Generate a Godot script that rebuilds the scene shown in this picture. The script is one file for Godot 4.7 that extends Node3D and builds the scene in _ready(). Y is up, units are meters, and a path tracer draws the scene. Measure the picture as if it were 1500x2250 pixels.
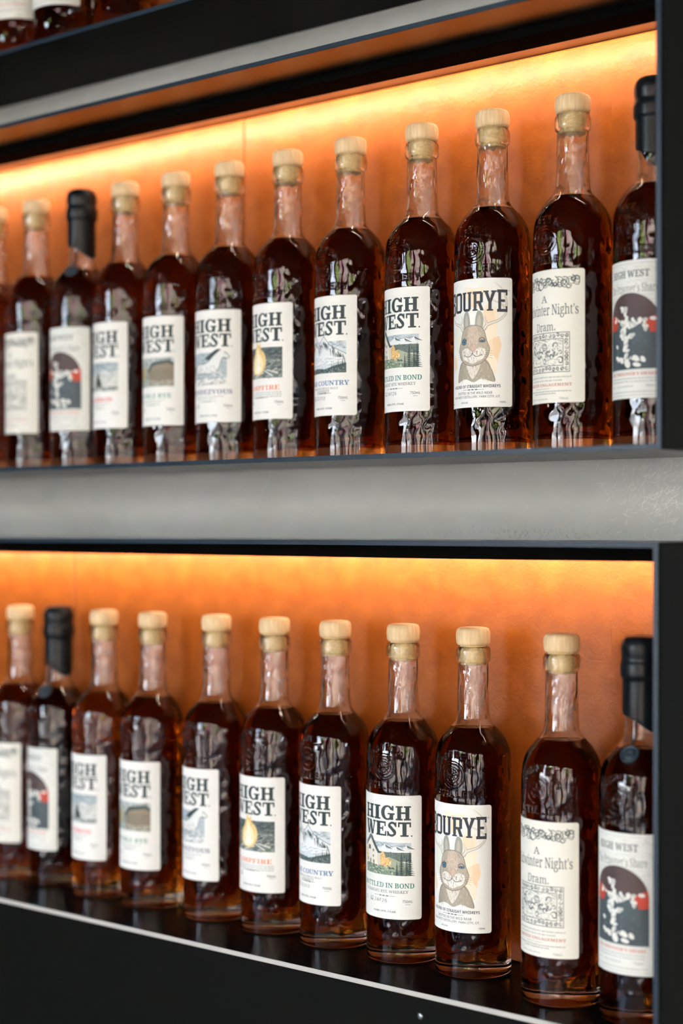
extends Node3D
# Whiskey bottles on lit leather-backed wall shelves.  The eye stands at (0, EYE, 0); the bar wall runs along x at negative z.

const EYE := 1.55
const FRONT := -1.141        # front plane of the wall cabinets
const LEATHER := -1.278      # face of the leather
const WALL := -1.286         # face of the steel-grey wall
const RB := 0.0353           # bottle radius
const HB := 0.319            # bottle height with its stopper
const LABEL_LOW := 0.0425
const LABEL_HIGH := 0.1590
const LABEL_HALF := 1.0560   # half the angle that a label wraps
const LW := 80.0             # label in millimetres
const LH := 116.5
const PPM := 14.0            # drawing pixels per millimetre, halved afterwards

var M := {}
var meshes := {}
var taken := {}
var cv: Image

var gx := 1.0
var gy := 1.0
var paper := Color8(236, 235, 229)
var ink := Color8(36, 52, 54)

# ---------------------------------------------------------------- set-up
func _ready() -> void:
	# camera
	var cam := Camera3D.new()
	cam.name = "camera"
	add_child(cam)
	cam.position = Vector3(0, EYE, 0)
	cam.rotation_degrees = Vector3(0, 38.82, 0)
	var lens := CameraAttributesPhysical.new()
	lens.frustum_focal_length = 56.0
	lens.frustum_focus_distance = 1.47
	lens.exposure_aperture = 2.2
	cam.attributes = lens
	var near := 0.05
	cam.set_frustum(2.0 * near * 1125.0 / 3500.0, Vector2(0, near * 35.0 / 3500.0), near, 200.0)
	cam.current = true
	# sky and sun: daylight reaches the room through the window front behind the camera
	var env := Environment.new()
	env.background_mode = Environment.BG_SKY
	var sky := Sky.new()
	var sm := ProceduralSkyMaterial.new()
	sm.sky_top_color = Color(0.52, 0.64, 0.8)
	sm.sky_horizon_color = Color(0.93, 0.96, 0.98)
	sm.ground_bottom_color = Color(0.45, 0.45, 0.44)
	sm.ground_horizon_color = Color(0.7, 0.7, 0.7)
	sm.energy_multiplier = 34.0
	sky.sky_material = sm
	env.sky = sky
	env.tonemap_mode = Environment.TONE_MAPPER_LINEAR
	env.tonemap_exposure = 1.02
	env.sdfgi_enabled = true
	env.ssao_enabled = true
	env.ssil_enabled = true
	var we := WorldEnvironment.new()
	we.name = "environment"
	we.environment = env
	add_child(we)
	var sun := DirectionalLight3D.new()
	sun.name = "sun"
	sun.light_energy = 34.0
	sun.light_color = Color(1.0, 0.96, 0.9)
	sun.light_angular_distance = 0.6
	sun.shadow_enabled = true
	sun.rotation_degrees = Vector3(-48, 180 + 25, 0)
	add_child(sun)

	materials()
	room()
	outside()
	cabinets()
	bottles()

# ---------------------------------------------------------------- materials
func pm(color: Color, rough := 0.6, metal := 0.0, spec := 0.5) -> StandardMaterial3D:
	var m := StandardMaterial3D.new()
	m.albedo_color = color
	m.roughness = rough
	m.metallic = metal
	m.metallic_specular = spec
	return m

func noise_field(w: int, h: int, freq: float, seed_: int, kind := FastNoiseLite.TYPE_SIMPLEX_SMOOTH, octaves := 3, sx := 1.0, sy := 1.0) -> PackedFloat32Array:
	# seamless in x and y: four shifted copies cross-faded
	var n := FastNoiseLite.new()
	n.seed = seed_
	n.noise_type = kind
	n.frequency = freq
	n.fractal_octaves = octaves
	var a := PackedFloat32Array()
	a.resize(w * h)
	for y in h:
		var ty := float(y) / h
		for x in w:
			var tx := float(x) / w
			var p := n.get_noise_2d(x * sx, y * sy)
			if tx > 0.75:
				p = lerpf(p, n.get_noise_2d((x - w) * sx, y * sy), (tx - 0.75) * 4.0)
			if ty > 0.75:
				var q := n.get_noise_2d(x * sx, (y - h) * sy)
				p = lerpf(p, q, (ty - 0.75) * 4.0)
			a[y * w + x] = p
	return a

func float_texture(a: PackedFloat32Array, w: int, h: int) -> ImageTexture:
	return ImageTexture.create_from_image(Image.create_from_data(w, h, false, Image.FORMAT_RF, a.to_byte_array()))

func color_texture(a: PackedFloat32Array, w: int, h: int, low: Color, high: Color) -> ImageTexture:
	var im := Image.create(w, h, false, Image.FORMAT_RGBA8)
	for y in h:
		for x in w:
			im.set_pixel(x, y, low.lerp(high, clampf(a[y * w + x] * 0.5 + 0.5, 0, 1)))
	return ImageTexture.create_from_image(im)

func scratch(im: Image, p: Vector2, d: Vector2, n: int, gain: float) -> void:
	d = d.normalized()
	for k in n:
		var x := posmod(int(p.x + d.x * k), im.get_width())
		var y := posmod(int(p.y + d.y * k), im.get_height())
		var c := im.get_pixel(x, y)
		im.set_pixel(x, y, Color(c.r + gain, c.g + gain, c.b + gain * 0.95))

func materials() -> void:
	M.black = pm(Color8(12, 13, 11), 0.55, 0.0, 0.15)
	M.steel = pm(Color8(15, 12, 10), 0.25, 0.0, 0.16)
	M.channel = pm(Color8(10, 10, 9), 0.9, 0.0, 0.05)
	M.soffit = pm(Color8(30, 26, 24), 0.3, 0.0, 0.7)
	M.edge = pm(Color8(30, 44, 56), 0.35, 0.0, 0.3)
	M.painted_reflection = pm(Color8(178, 177, 172), 0.5, 0.0, 0.4)  # lower shelf edge: window reflection put into its pale colour
	M.screw = pm(Color8(120, 124, 126), 0.35, 0.9, 0.5)
	M.thread = pm(Color8(138, 70, 26), 0.8)
	# leather: tan hide with fine grain and creases
	var g1 := noise_field(512, 512, 0.11, 11, FastNoiseLite.TYPE_CELLULAR, 2)
	var g2 := noise_field(512, 512, 0.012, 12, FastNoiseLite.TYPE_SIMPLEX_SMOOTH, 4)
	var g3 := noise_field(512, 512, 0.010, 13, FastNoiseLite.TYPE_SIMPLEX_SMOOTH, 2, 1.0, 2.4)
	var grain := PackedFloat32Array()
	grain.resize(512 * 512)
	for i in grain.size():
		var crease := 1.0 - smoothstep(0.0, 0.05, absf(g3[i]))
		grain[i] = 0.5 + 0.26 * g1[i] + 0.5 * g2[i] - 0.05 * crease
	M.leather = pm(Color(1, 1, 1), 0.37, 0.0, 0.26)
	M.leather.albedo_texture = color_texture(g2, 512, 512, Color8(110, 55, 15), Color8(137, 74, 23))
	M.leather.heightmap_enabled = true
	M.leather.heightmap_texture = float_texture(grain, 512, 512)
	M.leather.heightmap_scale = 0.055
	M.leather.uv1_triplanar = true
	M.leather.uv1_world_triplanar = true
	M.leather.uv1_scale = Vector3(4.2, 4.2, 4.2)
	# wall: grey metal sheet with smears, drag marks and pale scuffs; the print covers 1.6 m by 0.8 m
	var w1 := noise_field(512, 256, 0.010, 21, FastNoiseLite.TYPE_SIMPLEX_SMOOTH, 4, 1.0, 1.6)
	var w2 := noise_field(512, 256, 0.16, 22, FastNoiseLite.TYPE_SIMPLEX_SMOOTH, 2, 0.5, 1.0)
	for i in w1.size():
		w1[i] = w1[i] * 0.9 + w2[i] * 0.2
	var sheet := color_texture(w1, 512, 256, Color8(136, 138, 133), Color8(162, 164, 159)).get_image()
	sheet.resize(2048, 1024, Image.INTERPOLATE_CUBIC)
	var r := RandomNumberGenerator.new()
	r.seed = 77
	for k in 90:       # long faint drag marks
		var p := Vector2(r.randf_range(0, 2000), r.randf_range(0, 1000))
		var d := Vector2(1, 0).rotated(r.randf_range(-0.05, 0.05)) if k % 3 else Vector2(0.35, -1).rotated(r.randf_range(-0.15, 0.15))
		scratch(sheet, p, d, r.randi_range(40, 160), r.randf_range(-0.035, 0.04))
	for k in 420:      # a patch of pale scuffs near the right end of the band
		var p := Vector2(1575 + r.randfn(0, 30), 730 + r.randfn(0, 26))
		scratch(sheet, p, Vector2(1, -0.6).rotated(r.randfn(0, 0.5)), r.randi_range(3, 12), r.randf_range(0.01, 0.06))
	for k in 160:      # a row of small nicks near the lower edge
		var p := Vector2(1400 + r.randfn(0, 60), 776 + r.randfn(0, 5))
		scratch(sheet, p, Vector2(0.4, 1), r.randi_range(1, 4), -0.06)
	M.wall = pm(Color(1, 1, 1), 0.55, 0.0, 0.5)
	M.wall.albedo_texture = ImageTexture.create_from_image(sheet)
	# stoppers
	var k1 := noise_field(256, 256, 0.06, 31, FastNoiseLite.TYPE_SIMPLEX_SMOOTH, 3, 1.0, 0.12)
	M.wood = pm(Color(1, 1, 1), 0.6)
	M.wood.albedo_texture = color_texture(k1, 256, 256, Color8(196, 164, 118), Color8(232, 206, 164))
	M.wood.uv1_scale = Vector3(2, 1, 1)
	var k2 := noise_field(128, 128, 0.12, 32, FastNoiseLite.TYPE_SIMPLEX_SMOOTH, 3)
	M.cork = pm(Color(1, 1, 1), 0.8)
	M.cork.albedo_texture = color_texture(k2, 128, 128, Color8(216, 178, 112), Color8(248, 222, 166))
	M.wax = pm(Color8(13, 18, 22), 0.33, 0.0, 0.32)
	M.tag = pm(Color8(44, 58, 68), 0.4, 0.3, 0.5)
	M.cord = pm(Color8(40, 34, 32), 0.8)
	# glass
	var body := glass_material()
	body.heightmap_enabled = true
	body.heightmap_texture = emboss()
	body.heightmap_scale = 0.26
	M.glass_body = body
	var d1 := noise_field(512, 512, 0.30, 41, FastNoiseLite.TYPE_CELLULAR, 1, 1.0, 1.4)
	var d2 := noise_field(512, 512, 0.014, 42, FastNoiseLite.TYPE_SIMPLEX_SMOOTH, 2)
	for y in 512:
		for x in 512:
			var i := y * 512 + x
			d1[i] = maxf(0.0, -0.55 - d1[i]) * smoothstep(0.0, 0.35, d2[i]) * 2.5 + 0.1 * d2[i]
	var neck := glass_material()
	neck.heightmap_enabled = true
	neck.heightmap_texture = float_texture(d1, 512, 512)
	neck.heightmap_scale = 0.03
	M.glass_neck = neck
	M.dark = liquid(Color(0.40, 0.13, 0.013))
	M.dark_core = liquid(Color(0.30, 0.22, 0.15))
	M.mid = liquid(Color(0.50, 0.18, 0.022))
	M.mid_core = liquid(Color(0.46, 0.36, 0.25))
	M.amber = liquid(Color(0.72, 0.36, 0.07))
	M.amber_core = liquid(Color(0.75, 0.6, 0.4))
	# surroundings
	M.plaster = pm(Color8(50, 48, 46), 0.85)
	M.ceiling = pm(Color8(34, 33, 32), 0.9)
	M.floor = pm(Color8(58, 46, 38), 0.45)
	M.frame = pm(Color8(36, 36, 36), 0.5)
	M.pane = pm(Color(0.97, 0.98, 0.98, 0.06), 0.02)
	M.pane.transparency = BaseMaterial3D.TRANSPARENCY_ALPHA
	M.paving = pm(Color8(132, 129, 124), 0.9)
	M.facade = pm(Color8(186, 172, 156), 0.9)
	M.facade_trim = pm(Color8(120, 106, 96), 0.8)
	M.facade_glass = pm(Color8(40, 46, 54), 0.1)
	M.leaf = pm(Color8(106, 126, 64), 0.8)
	M.blossom = pm(Color8(190, 140, 146), 0.8)
	M.bark = pm(Color8(84, 66, 52), 0.9)
	M.led = pm(Color8(255, 214, 160), 0.5)
	M.led.emission_enabled = true
	M.led.emission = Color8(255, 196, 128)
	M.led.emission_energy_multiplier = 6.0

func glass_material() -> StandardMaterial3D:
	var m := pm(Color(0.985, 0.99, 0.985, 0.0), 0.0)
	m.transparency = BaseMaterial3D.TRANSPARENCY_ALPHA
	m.refraction_enabled = true
	m.refraction_scale = 0.05
	return m

func liquid(through: Color) -> StandardMaterial3D:
	var c := through.linear_to_srgb()
	c.a = 0.0
	var m := pm(c, 0.0)
	m.transparency = BaseMaterial3D.TRANSPARENCY_ALPHA
	m.refraction_enabled = true
	m.refraction_scale = 0.0     # inside the glass: it bends the light no further
	return m

# ---------------------------------------------------------------- nodes
func numbered(called: String) -> String:
	if not taken.has(called):
		taken[called] = 0
		return called
	taken[called] += 1
	return "%s_%03d" % [called, taken[called]]

func tag(o: Node, label: String, category: String, group := "") -> void:
	o.set_meta("label", label)
	o.set_meta("category", category)
	if group != "":
		o.set_meta("group", group)

func thing(called: String, at: Vector3, label: String, category: String, group := "", turn := 0.0) -> Node3D:
	var o := Node3D.new()
	o.name = numbered(called)
	add_child(o)
	o.position = at
	o.rotation.y = turn
	tag(o, label, category, group)
	return o

func put(mesh: Mesh, called: String, m: Material, parent: Node = null, at := Vector3.ZERO) -> MeshInstance3D:
	var o := MeshInstance3D.new()
	o.name = called if parent else numbered(called)
	o.mesh = mesh
	if m:
		o.material_override = m
	(parent if parent else self).add_child(o, true)
	o.position = at
	return o

func structure(mesh: Mesh, called: String, m: Material, at := Vector3.ZERO) -> MeshInstance3D:
	var o := put(mesh, called, m, null, at)
	o.set_meta("kind", "structure")
	return o

# ---------------------------------------------------------------- meshes
func start() -> SurfaceTool:
	var st := SurfaceTool.new()
	st.begin(Mesh.PRIMITIVE_TRIANGLES)
	return st

func tri(st: SurfaceTool, p: Array, n: Array, uv: Array) -> void:
	# front faces run clockwise: turn the triangle to agree with its normals
	var order := [0, 1, 2]
	var g: Vector3 = (p[2] - p[0]).cross(p[1] - p[0])
	if g.dot(n[0] + n[1] + n[2]) < 0.0:
		order = [0, 2, 1]
	for i in order:
		st.set_normal(n[i])
		st.set_uv(uv[i])
		st.add_vertex(p[i])

func quad(st: SurfaceTool, p: Array, n: Array, uv: Array) -> void:
	tri(st, [p[0], p[1], p[2]], [n[0], n[1], n[2]], [uv[0], uv[1], uv[2]])
	tri(st, [p[0], p[2], p[3]], [n[0], n[2], n[3]], [uv[0], uv[2], uv[3]])

func flat_quad(st: SurfaceTool, a: Vector3, b: Vector3, c: Vector3, d: Vector3, n: Vector3) -> void:
	quad(st, [a, b, c, d], [n, n, n, n], [Vector2.ZERO, Vector2.RIGHT, Vector2.ONE, Vector2.DOWN])

func add_box(st: SurfaceTool, lo: Vector3, hi: Vector3, ch := 0.0) -> void:
	# a box with chamfered edges
	var c := (lo + hi) * 0.5
	var e := (hi - lo) * 0.5
	ch = minf(ch, minf(e.x, minf(e.y, e.z)) * 0.49)
	for ax in 3:
		var b := (ax + 1) % 3
		var d := (ax + 2) % 3
		for s in [-1.0, 1.0]:
			var n := Vector3.ZERO
			n[ax] = s
			var q := []
			for k in [[-1, -1], [1, -1], [1, 1], [-1, 1]]:
				var v := Vector3.ZERO
				v[ax] = e[ax] * s
				v[b] = (e[b] - ch) * k[0]
				v[d] = (e[d] - ch) * k[1]
				q.append(c + v)
			flat_quad(st, q[0], q[1], q[2], q[3], n)
			if ch <= 0.0:
				continue
			for t in [-1.0, 1.0]:       # chamfer between faces ax and b
				var m := Vector3.ZERO
				m[ax] = s
				m[b] = t
				var r := []
				for k in [[1, -1], [1, 1], [0, 1], [0, -1]]:
					var v := Vector3.ZERO
					v[ax] = (e[ax] if k[0] == 1 else e[ax] - ch) * s
					v[b] = (e[b] - ch if k[0] == 1 else e[b]) * t
					v[d] = (e[d] - ch) * k[1]
					r.append(c + v)
				flat_quad(st, r[0], r[1], r[2], r[3], m.normalized())
	if ch > 0.0:
		for x in [-1.0, 1.0]:
			for y in [-1.0, 1.0]:
				for z in [-1.0, 1.0]:
					var n := Vector3(x, y, z).normalized()
					var p := []
					for ax in 3:
						var v := Vector3(x * (e.x - ch), y * (e.y - ch), z * (e.z - ch))
						v[ax] = e[ax] * [x, y, z][ax]
						p.append(c + v)
					tri(st, p, [n, n, n], [Vector2.ZERO, Vector2.RIGHT, Vector2.ONE])

func box(lo: Vector3, hi: Vector3, ch := 0.0) -> ArrayMesh:
	var st := start()
	add_box(st, lo, hi, ch)
	return st.commit()

func rounded(points: Array, steps := 5, pull := 0.45) -> PackedVector2Array:
	# a profile whose inner corners marked with a third number are rounded by that radius
	var out := PackedVector2Array()
	for i in points.size():
		var p: Array = points[i]
		var here := Vector2(p[0], p[1])
		if p.size() < 3 or i == 0 or i == points.size() - 1:
			out.append(here)
			continue
		var a := Vector2(points[i - 1][0], points[i - 1][1])
		var b := Vector2(points[i + 1][0], points[i + 1][1])
		var r: float = minf(p[2], minf(here.distance_to(a), here.distance_to(b)) * 0.499)
		var s := here + (a - here).normalized() * r
		var e := here + (b - here).normalized() * r
		for k in steps + 1:
			var t := float(k) / steps
			out.append(s.lerp(here, t).lerp(here.lerp(e, t), t))
	return out

func add_lathe(st: SurfaceTool, prof: PackedVector2Array, segs := 72, v_height := 0.0, sharp := 0.75, wax := false) -> void:
	# (radius, height) points turned round y; the surface faces the right-hand side of the direction of travel
	var n := prof.size()
	var fn := []                    # normals of the segments
	var along := PackedFloat32Array([0.0])
	for i in n - 1:
		var d := prof[i + 1] - prof[i]
		fn.append(Vector2(d.y, -d.x).normalized())
		along.append(along[i] + d.length())
	for i in n - 1:
		var na: Vector2 = fn[i]
		var nb: Vector2 = fn[i]
		if i > 0 and fn[i - 1].dot(fn[i]) > sharp:
			na = (fn[i - 1] + fn[i]).normalized()
		if i < n - 2 and fn[i + 1].dot(fn[i]) > sharp:
			nb = (fn[i + 1] + fn[i]).normalized()
		for s in segs:
			var p := []
			var nn := []
			var uv := []
			for k in [[s, 0], [s + 1, 0], [s + 1, 1], [s, 1]]:
				var a: float = TAU * k[0] / segs
				var q: Vector2 = prof[i + k[1]]
				if wax:
					q = waxed(q, a)
				var m: Vector2 = na if k[1] == 0 else nb
				p.append(Vector3(q.x * sin(a), q.y, q.x * cos(a)))
				nn.append(Vector3(m.x * sin(a), m.y, m.x * cos(a)))
				var v: float = 1.0 - q.y / v_height if v_height > 0.0 else along[i + k[1]] / along[n - 1]
				uv.append(Vector2(float(k[0]) / segs + 0.5, v))
			if prof[i].x < 1e-6:
				tri(st, [p[0], p[2], p[3]], [nn[0], nn[2], nn[3]], [uv[0], uv[2], uv[3]])
			elif prof[i + 1].x < 1e-6:
				tri(st, [p[0], p[1], p[2]], [nn[0], nn[1], nn[2]], [uv[0], uv[1], uv[2]])
			else:
				quad(st, p, nn, uv)

func lathe(prof: PackedVector2Array, segs := 72, sharp := 0.75, wax := false) -> ArrayMesh:
	var st := start()
	add_lathe(st, prof, segs, 0.0, sharp, wax)
	return st.commit()

func tube(pts: PackedVector3Array, r: float, segs := 8) -> ArrayMesh:
	var st := start()
	var rings := []
	var norms := []
	for i in pts.size():
		var d := (pts[mini(i + 1, pts.size() - 1)] - pts[maxi(i - 1, 0)]).normalized()
		var u := d.cross(Vector3(0.3, 0.2, 0.9)).normalized()
		var v := d.cross(u)
		var ring := []
		var nr := []
		for s in segs + 1:
			var a := TAU * s / segs
			var n := u * cos(a) + v * sin(a)
			ring.append(pts[i] + n * r)
			nr.append(n)
		rings.append(ring)
		norms.append(nr)
	for i in pts.size() - 1:
		for s in segs:
			quad(st, [rings[i][s], rings[i][s + 1], rings[i + 1][s + 1], rings[i + 1][s]], [norms[i][s], norms[i][s + 1], norms[i + 1][s + 1], norms[i + 1][s]], [Vector2.ZERO, Vector2.RIGHT, Vector2.ONE, Vector2.DOWN])
	return st.commit()

# ---------------------------------------------------------------- the room
func room() -> void:
	var x0 := -6.0
	var x1 := 11.0
	var zf := 3.0
	structure(box(Vector3(x0, -0.1, WALL - 0.2), Vector3(x1, 0, zf + 0.2)), "floor", M.floor)
	structure(box(Vector3(x0, 3.0, WALL - 0.2), Vector3(x1, 3.15, zf + 0.2)), "ceiling", M.ceiling)
	var wb := start()
	add_box(wb, Vector3(x0, 0, WALL - 0.2), Vector3(x1, 3.0, WALL - 0.001))
	var wp := []
	var wu := []
	for c in [Vector2(x0, 0), Vector2(x1, 0), Vector2(x1, 3), Vector2(x0, 3)]:
		wp.append(Vector3(c.x, c.y, WALL))
		wu.append(Vector2((c.x + 1.9) / 1.6, (EYE + 0.6 - c.y) / 0.8))
	quad(wb, wp, [Vector3.BACK, Vector3.BACK, Vector3.BACK, Vector3.BACK], wu)
	structure(wb.commit(), "wall_back", M.wall)
	structure(box(Vector3(x0 - 0.2, 0, WALL - 0.2), Vector3(x0, 3.0, zf + 0.2)), "wall_left", M.plaster)
	structure(box(Vector3(x1, 0, WALL - 0.2), Vector3(x1 + 0.2, 3.0, zf + 0.2)), "wall_right", M.plaster)
	# front wall: a sill, a header and piers round seven tall windows
	var st := start()
	add_box(st, Vector3(x0, 0, zf), Vector3(x1, 0.12, zf + 0.2))
	add_box(st, Vector3(x0, 2.9, zf), Vector3(x1, 3.0, zf + 0.2))
	add_box(st, Vector3(x0, 0.12, zf), Vector3(-3.5, 2.9, zf + 0.2))
	var xs := [-3.5, -1.85, -0.05, 1.75, 3.55, 5.35, 7.15, 8.95, 10.75]
	for i in range(1, xs.size()):
		var w := 0.17
		add_box(st, Vector3(xs[i] - w, 0.12, zf), Vector3(xs[i] + (w if i < xs.size() - 1 else 0.25), 2.9, zf + 0.2))
	structure(st.commit(), "wall_front", M.plaster)
	for i in xs.size() - 1:
		var a: float = xs[i] + (0.17 if i > 0 else 0.0)
		var b: float = xs[i + 1] - 0.17
		var f := start()
		for r in [[a, b, 0.12, 0.17], [a, b, 2.85, 2.9], [a, a + 0.05, 0.17, 2.85], [b - 0.05, b, 0.17, 2.85], [a, b, 2.05, 2.1]]:
			add_box(f, Vector3(r[0], r[2], zf + 0.07), Vector3(r[1], r[3], zf + 0.13), 0.004)
		var wn := structure(f.commit(), "window_%d" % (i + 1), M.frame)
		for r in [[0.17, 2.05], [2.1, 2.85]]:
			put(box(Vector3(a + 0.05, r[0], zf + 0.098), Vector3(b - 0.05, r[1], zf + 0.102)), "pane", M.pane, wn)

func blob_crown(radius: float, seed_: int, squash := 0.8) -> ArrayMesh:
	var n := FastNoiseLite.new()
	n.seed = seed_
	n.frequency = 1.3
	n.fractal_octaves = 4
	var s := SphereMesh.new()
	s.radius = radius
	s.height = radius * 2.0
	s.radial_segments = 48
	s.rings = 28
	var mdt := MeshDataTool.new()
	var am := ArrayMesh.new()
	am.add_surface_from_arrays(Mesh.PRIMITIVE_TRIANGLES, s.get_mesh_arrays())
	mdt.create_from_surface(am, 0)
	for i in mdt.get_vertex_count():
		var v := mdt.get_vertex(i)
		v *= 1.0 + 0.45 * n.get_noise_3dv(v * 1.4)
		v.y *= squash
		mdt.set_vertex(i, v)
	am.clear_surfaces()
	mdt.commit_to_surface(am)
	var st := SurfaceTool.new()
	st.create_from(am, 0)
	st.generate_normals()
	return st.commit()

func tree(at: Vector3, height: float, radius: float, m: Material, label: String, seed_: int) -> void:
	var t := thing("street_tree", at, label, "tree", "trees outside the windows")
	put(lathe(PackedVector2Array([Vector2(0, 0), Vector2(0.14, 0), Vector2(0.1, height * 0.4), Vector2(0.06, height * 0.75), Vector2(0, height * 0.75)]), 16), "trunk", M.bark, t)
	put(blob_crown(radius, seed_), "crown", m, t, Vector3(0, height - radius * 0.7, 0))

func outside() -> void:
	structure(box(Vector3(-40, -0.3, 3.2), Vector3(40, -0.12, 60)), "ground", M.paving)
	tree(Vector3(-1.55, -0.12, 6.3), 3.6, 1.05, M.leaf, "green leafy tree on the pavement outside the windows", 3)
	tree(Vector3(0.9, -0.12, 6.8), 3.4, 1.1, M.blossom, "pink blossoming tree between the green trees outside", 5)
	tree(Vector3(6.6, -0.12, 6.2), 3.4, 1.1, M.leaf, "green leafy tree farther along the pavement outside", 8)
	var b := thing("stone_building", Vector3(7.2, -0.12, 9.0), "beige stone building across the street outside", "building")
	put(box(Vector3(-8.6, 0, 0), Vector3(16, 7.5, 5)), "wall", M.facade, b)
	put(box(Vector3(-8.8, 7.5, -0.3), Vector3(16.2, 7.8, 5)), "cornice", M.facade_trim, b)
	put(box(Vector3(-8.6, 3.4, -0.12), Vector3(16, 3.65, 0)), "ledge", M.facade_trim, b)
	for i in 9:
		for k in 2:
			var x := -7.6 + i * 2.6
			var f := put(box(Vector3(x, 0.9 + k * 3.4, -0.05), Vector3(x + 1.1, 2.7 + k * 3.4, 0.02)), "window", M.facade_trim, b)
			put(box(Vector3(x + 0.08, 0.98 + k * 3.4, -0.06), Vector3(x + 1.02, 2.62 + k * 3.4, -0.045)), "glazing", M.facade_glass, f)

# ---------------------------------------------------------------- the wall cabinets
func cabinet(label: String, low: float, high: float, right: float, seam: float, rail: float) -> Node3D:
	# low: top of its shelf, high: underside of its top panel, both from the eye's height
	var left := -3.2
	var t := thing("wall_cabinet", Vector3(0, EYE + low, 0), label, "shelf cabinet", "steel cabinets on the bar wall")
	var top := high - low
	var pl := 0.0045
	var back := WALL
	put(box(Vector3(left, -pl, back), Vector3(right, 0, FRONT - 0.0006), 0.0004), "shelf_panel", M.steel if rail > 0.1 else (M.soffit if low < 0.3 else M.black), t)
	put(box(Vector3(left, top, back), Vector3(right, top + pl, FRONT - 0.0006), 0.0004), "top_panel", M.soffit, t)
	put(box(Vector3(right, -pl, back), Vector3(right + pl, top + pl, FRONT - 0.0006), 0.0004), "side_panel", M.steel, t)
	put(box(Vector3(left - pl, -pl, back), Vector3(left, top + pl, FRONT - 0.0006), 0.0004), "side_panel", M.steel, t)
	# thin edge strips on the front
	put(box(Vector3(left, -pl, FRONT - 0.0006), Vector3(right, 0, FRONT), 0.0003), "front_edge", M.painted_reflection if rail > 0.1 else M.edge, t)
	put(box(Vector3(left, top, FRONT - 0.0006), Vector3(right, top + pl, FRONT), 0.0003), "front_edge", M.edge, t)
	put(box(Vector3(right, -pl, FRONT - 0.0006), Vector3(right + pl, top + pl, FRONT), 0.0003), "front_edge", M.edge, t)
	# dark stile on the right, and the rail under the shelf
	put(box(Vector3(right + pl, -pl, back), Vector3(right + 0.42, top + pl, FRONT - 0.002), 0.0006), "stile", M.black, t)
	if rail > 0.1:
		var r := put(box(Vector3(left, -pl - rail, back), Vector3(right + 0.42, -pl, FRONT - 0.002), 0.0006), "rail", M.black, t)
		var sc := put(lathe(rounded([[0, 0.0012], [0.0022, 0.0012], [0.003, 0.0007, 0.0004], [0.0034, 0.0]])), "screw", M.screw, r, Vector3(-0.8302, -0.0215, FRONT - 0.002))
		sc.rotation_degrees.x = 90
	# leather back in two panels with a stitched seam
	for s in [[left, seam - 0.0004], [seam + 0.0004, right]]:
		put(box(Vector3(s[0], 0.0005, LEATHER - 0.006), Vector3(s[1], top - 0.0005, LEATHER), 0.0012), "leather_panel", M.leather, t)
	var st := start()
	var y := 0.006
	while y < top - 0.01:
		for dx in [-0.004, 0.004]:
			add_box(st, Vector3(seam + dx - 0.0004, y, LEATHER - 0.0004), Vector3(seam + dx + 0.0004, y + 0.0035, LEATHER + 0.0003))
		y += 0.0048
	var sn := put(st.commit(), "stitching", M.thread, t)
	sn.set_meta("kind", "stuff")
	# black channel under the top panel; the light strip sits on its back
	var deep := 0.0125 if rail > 0.1 else 0.0085
	put(box(Vector3(left, top - deep, -1.235), Vector3(right, top, -1.200), 0.0004), "light_channel", M.channel, t)
	var led := put(box(Vector3(left, top - 0.0060, -1.2366), Vector3(right, top - 0.0010, -1.235)), "led_strip", M.led, t)
	led.set_meta("label", "warm light strip on the back of the channel")
	var l := AreaLight3D.new()
	l.name = "strip_light"
	l.area_size = Vector2(right - left, 0.005)
	l.light_energy = 0.82
	l.light_color = Color8(255, 233, 212)
	l.shadow_enabled = true
	l.area_range = 20.0
	t.add_child(l)
	l.position = Vector3((left + right) / 2, top - 0.0037, -1.2372)
	l.rotation_degrees = Vector3(-14, 0, 0)
	return t

func cabinets() -> void:
	cabinet("upper steel wall cabinet lined with tan leather above the grey wall band", 0.067, 0.4435, -0.598, -1.164, 0.0)
	cabinet("lower steel wall cabinet with black rail and metal shelf edge painted pale as reflected daylight", -0.411, -0.0158, -0.6006, -1.4347, 0.4)
	cabinet("topmost steel wall cabinet cut off by the top edge", 0.5295, 0.92, -0.598, -1.9, 0.0)


# ---------------------------------------------------------------- drawing (print on the labels)
func canvas(w: float, h: float, color: Color) -> void:
	cv = Image.create(int(w * PPM), int(h * PPM), false, Image.FORMAT_RGBA8)
	cv.fill(color)

func poly(pts: PackedVector2Array, color: Color) -> void:
	# points in millimetres, filled by scan lines
	var n := pts.size()
	var q := PackedVector2Array()
	var lo := 1e9
	var hi := -1e9
	for p in pts:
		var y := 44.0 + maxf(p.y - 44.0, 0.0) * gy + minf(p.y - 44.0, 0.0)
		q.append(Vector2(40.0 + (p.x - 40.0) * gx, y) * PPM)
		lo = minf(lo, y * PPM)
		hi = maxf(hi, y * PPM)
	var w := cv.get_width()
	for row in range(maxi(0, int(floor(lo))), mini(cv.get_height(), int(ceil(hi)) + 1)):
		var yc := row + 0.5
		var xs := PackedFloat32Array()
		for i in n:
			var a := q[i]
			var b := q[(i + 1) % n]
			if (a.y <= yc) != (b.y <= yc):
				xs.append(a.x + (yc - a.y) / (b.y - a.y) * (b.x - a.x))
		xs.sort()
		for k in range(0, xs.size() - 1, 2):
			var x0 := clampi(roundi(xs[k]), 0, w)
			var x1 := clampi(roundi(xs[k + 1]), 0, w)
			if x1 > x0:
				cv.fill_rect(Rect2i(x0, row, x1 - x0, 1), color)

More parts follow.
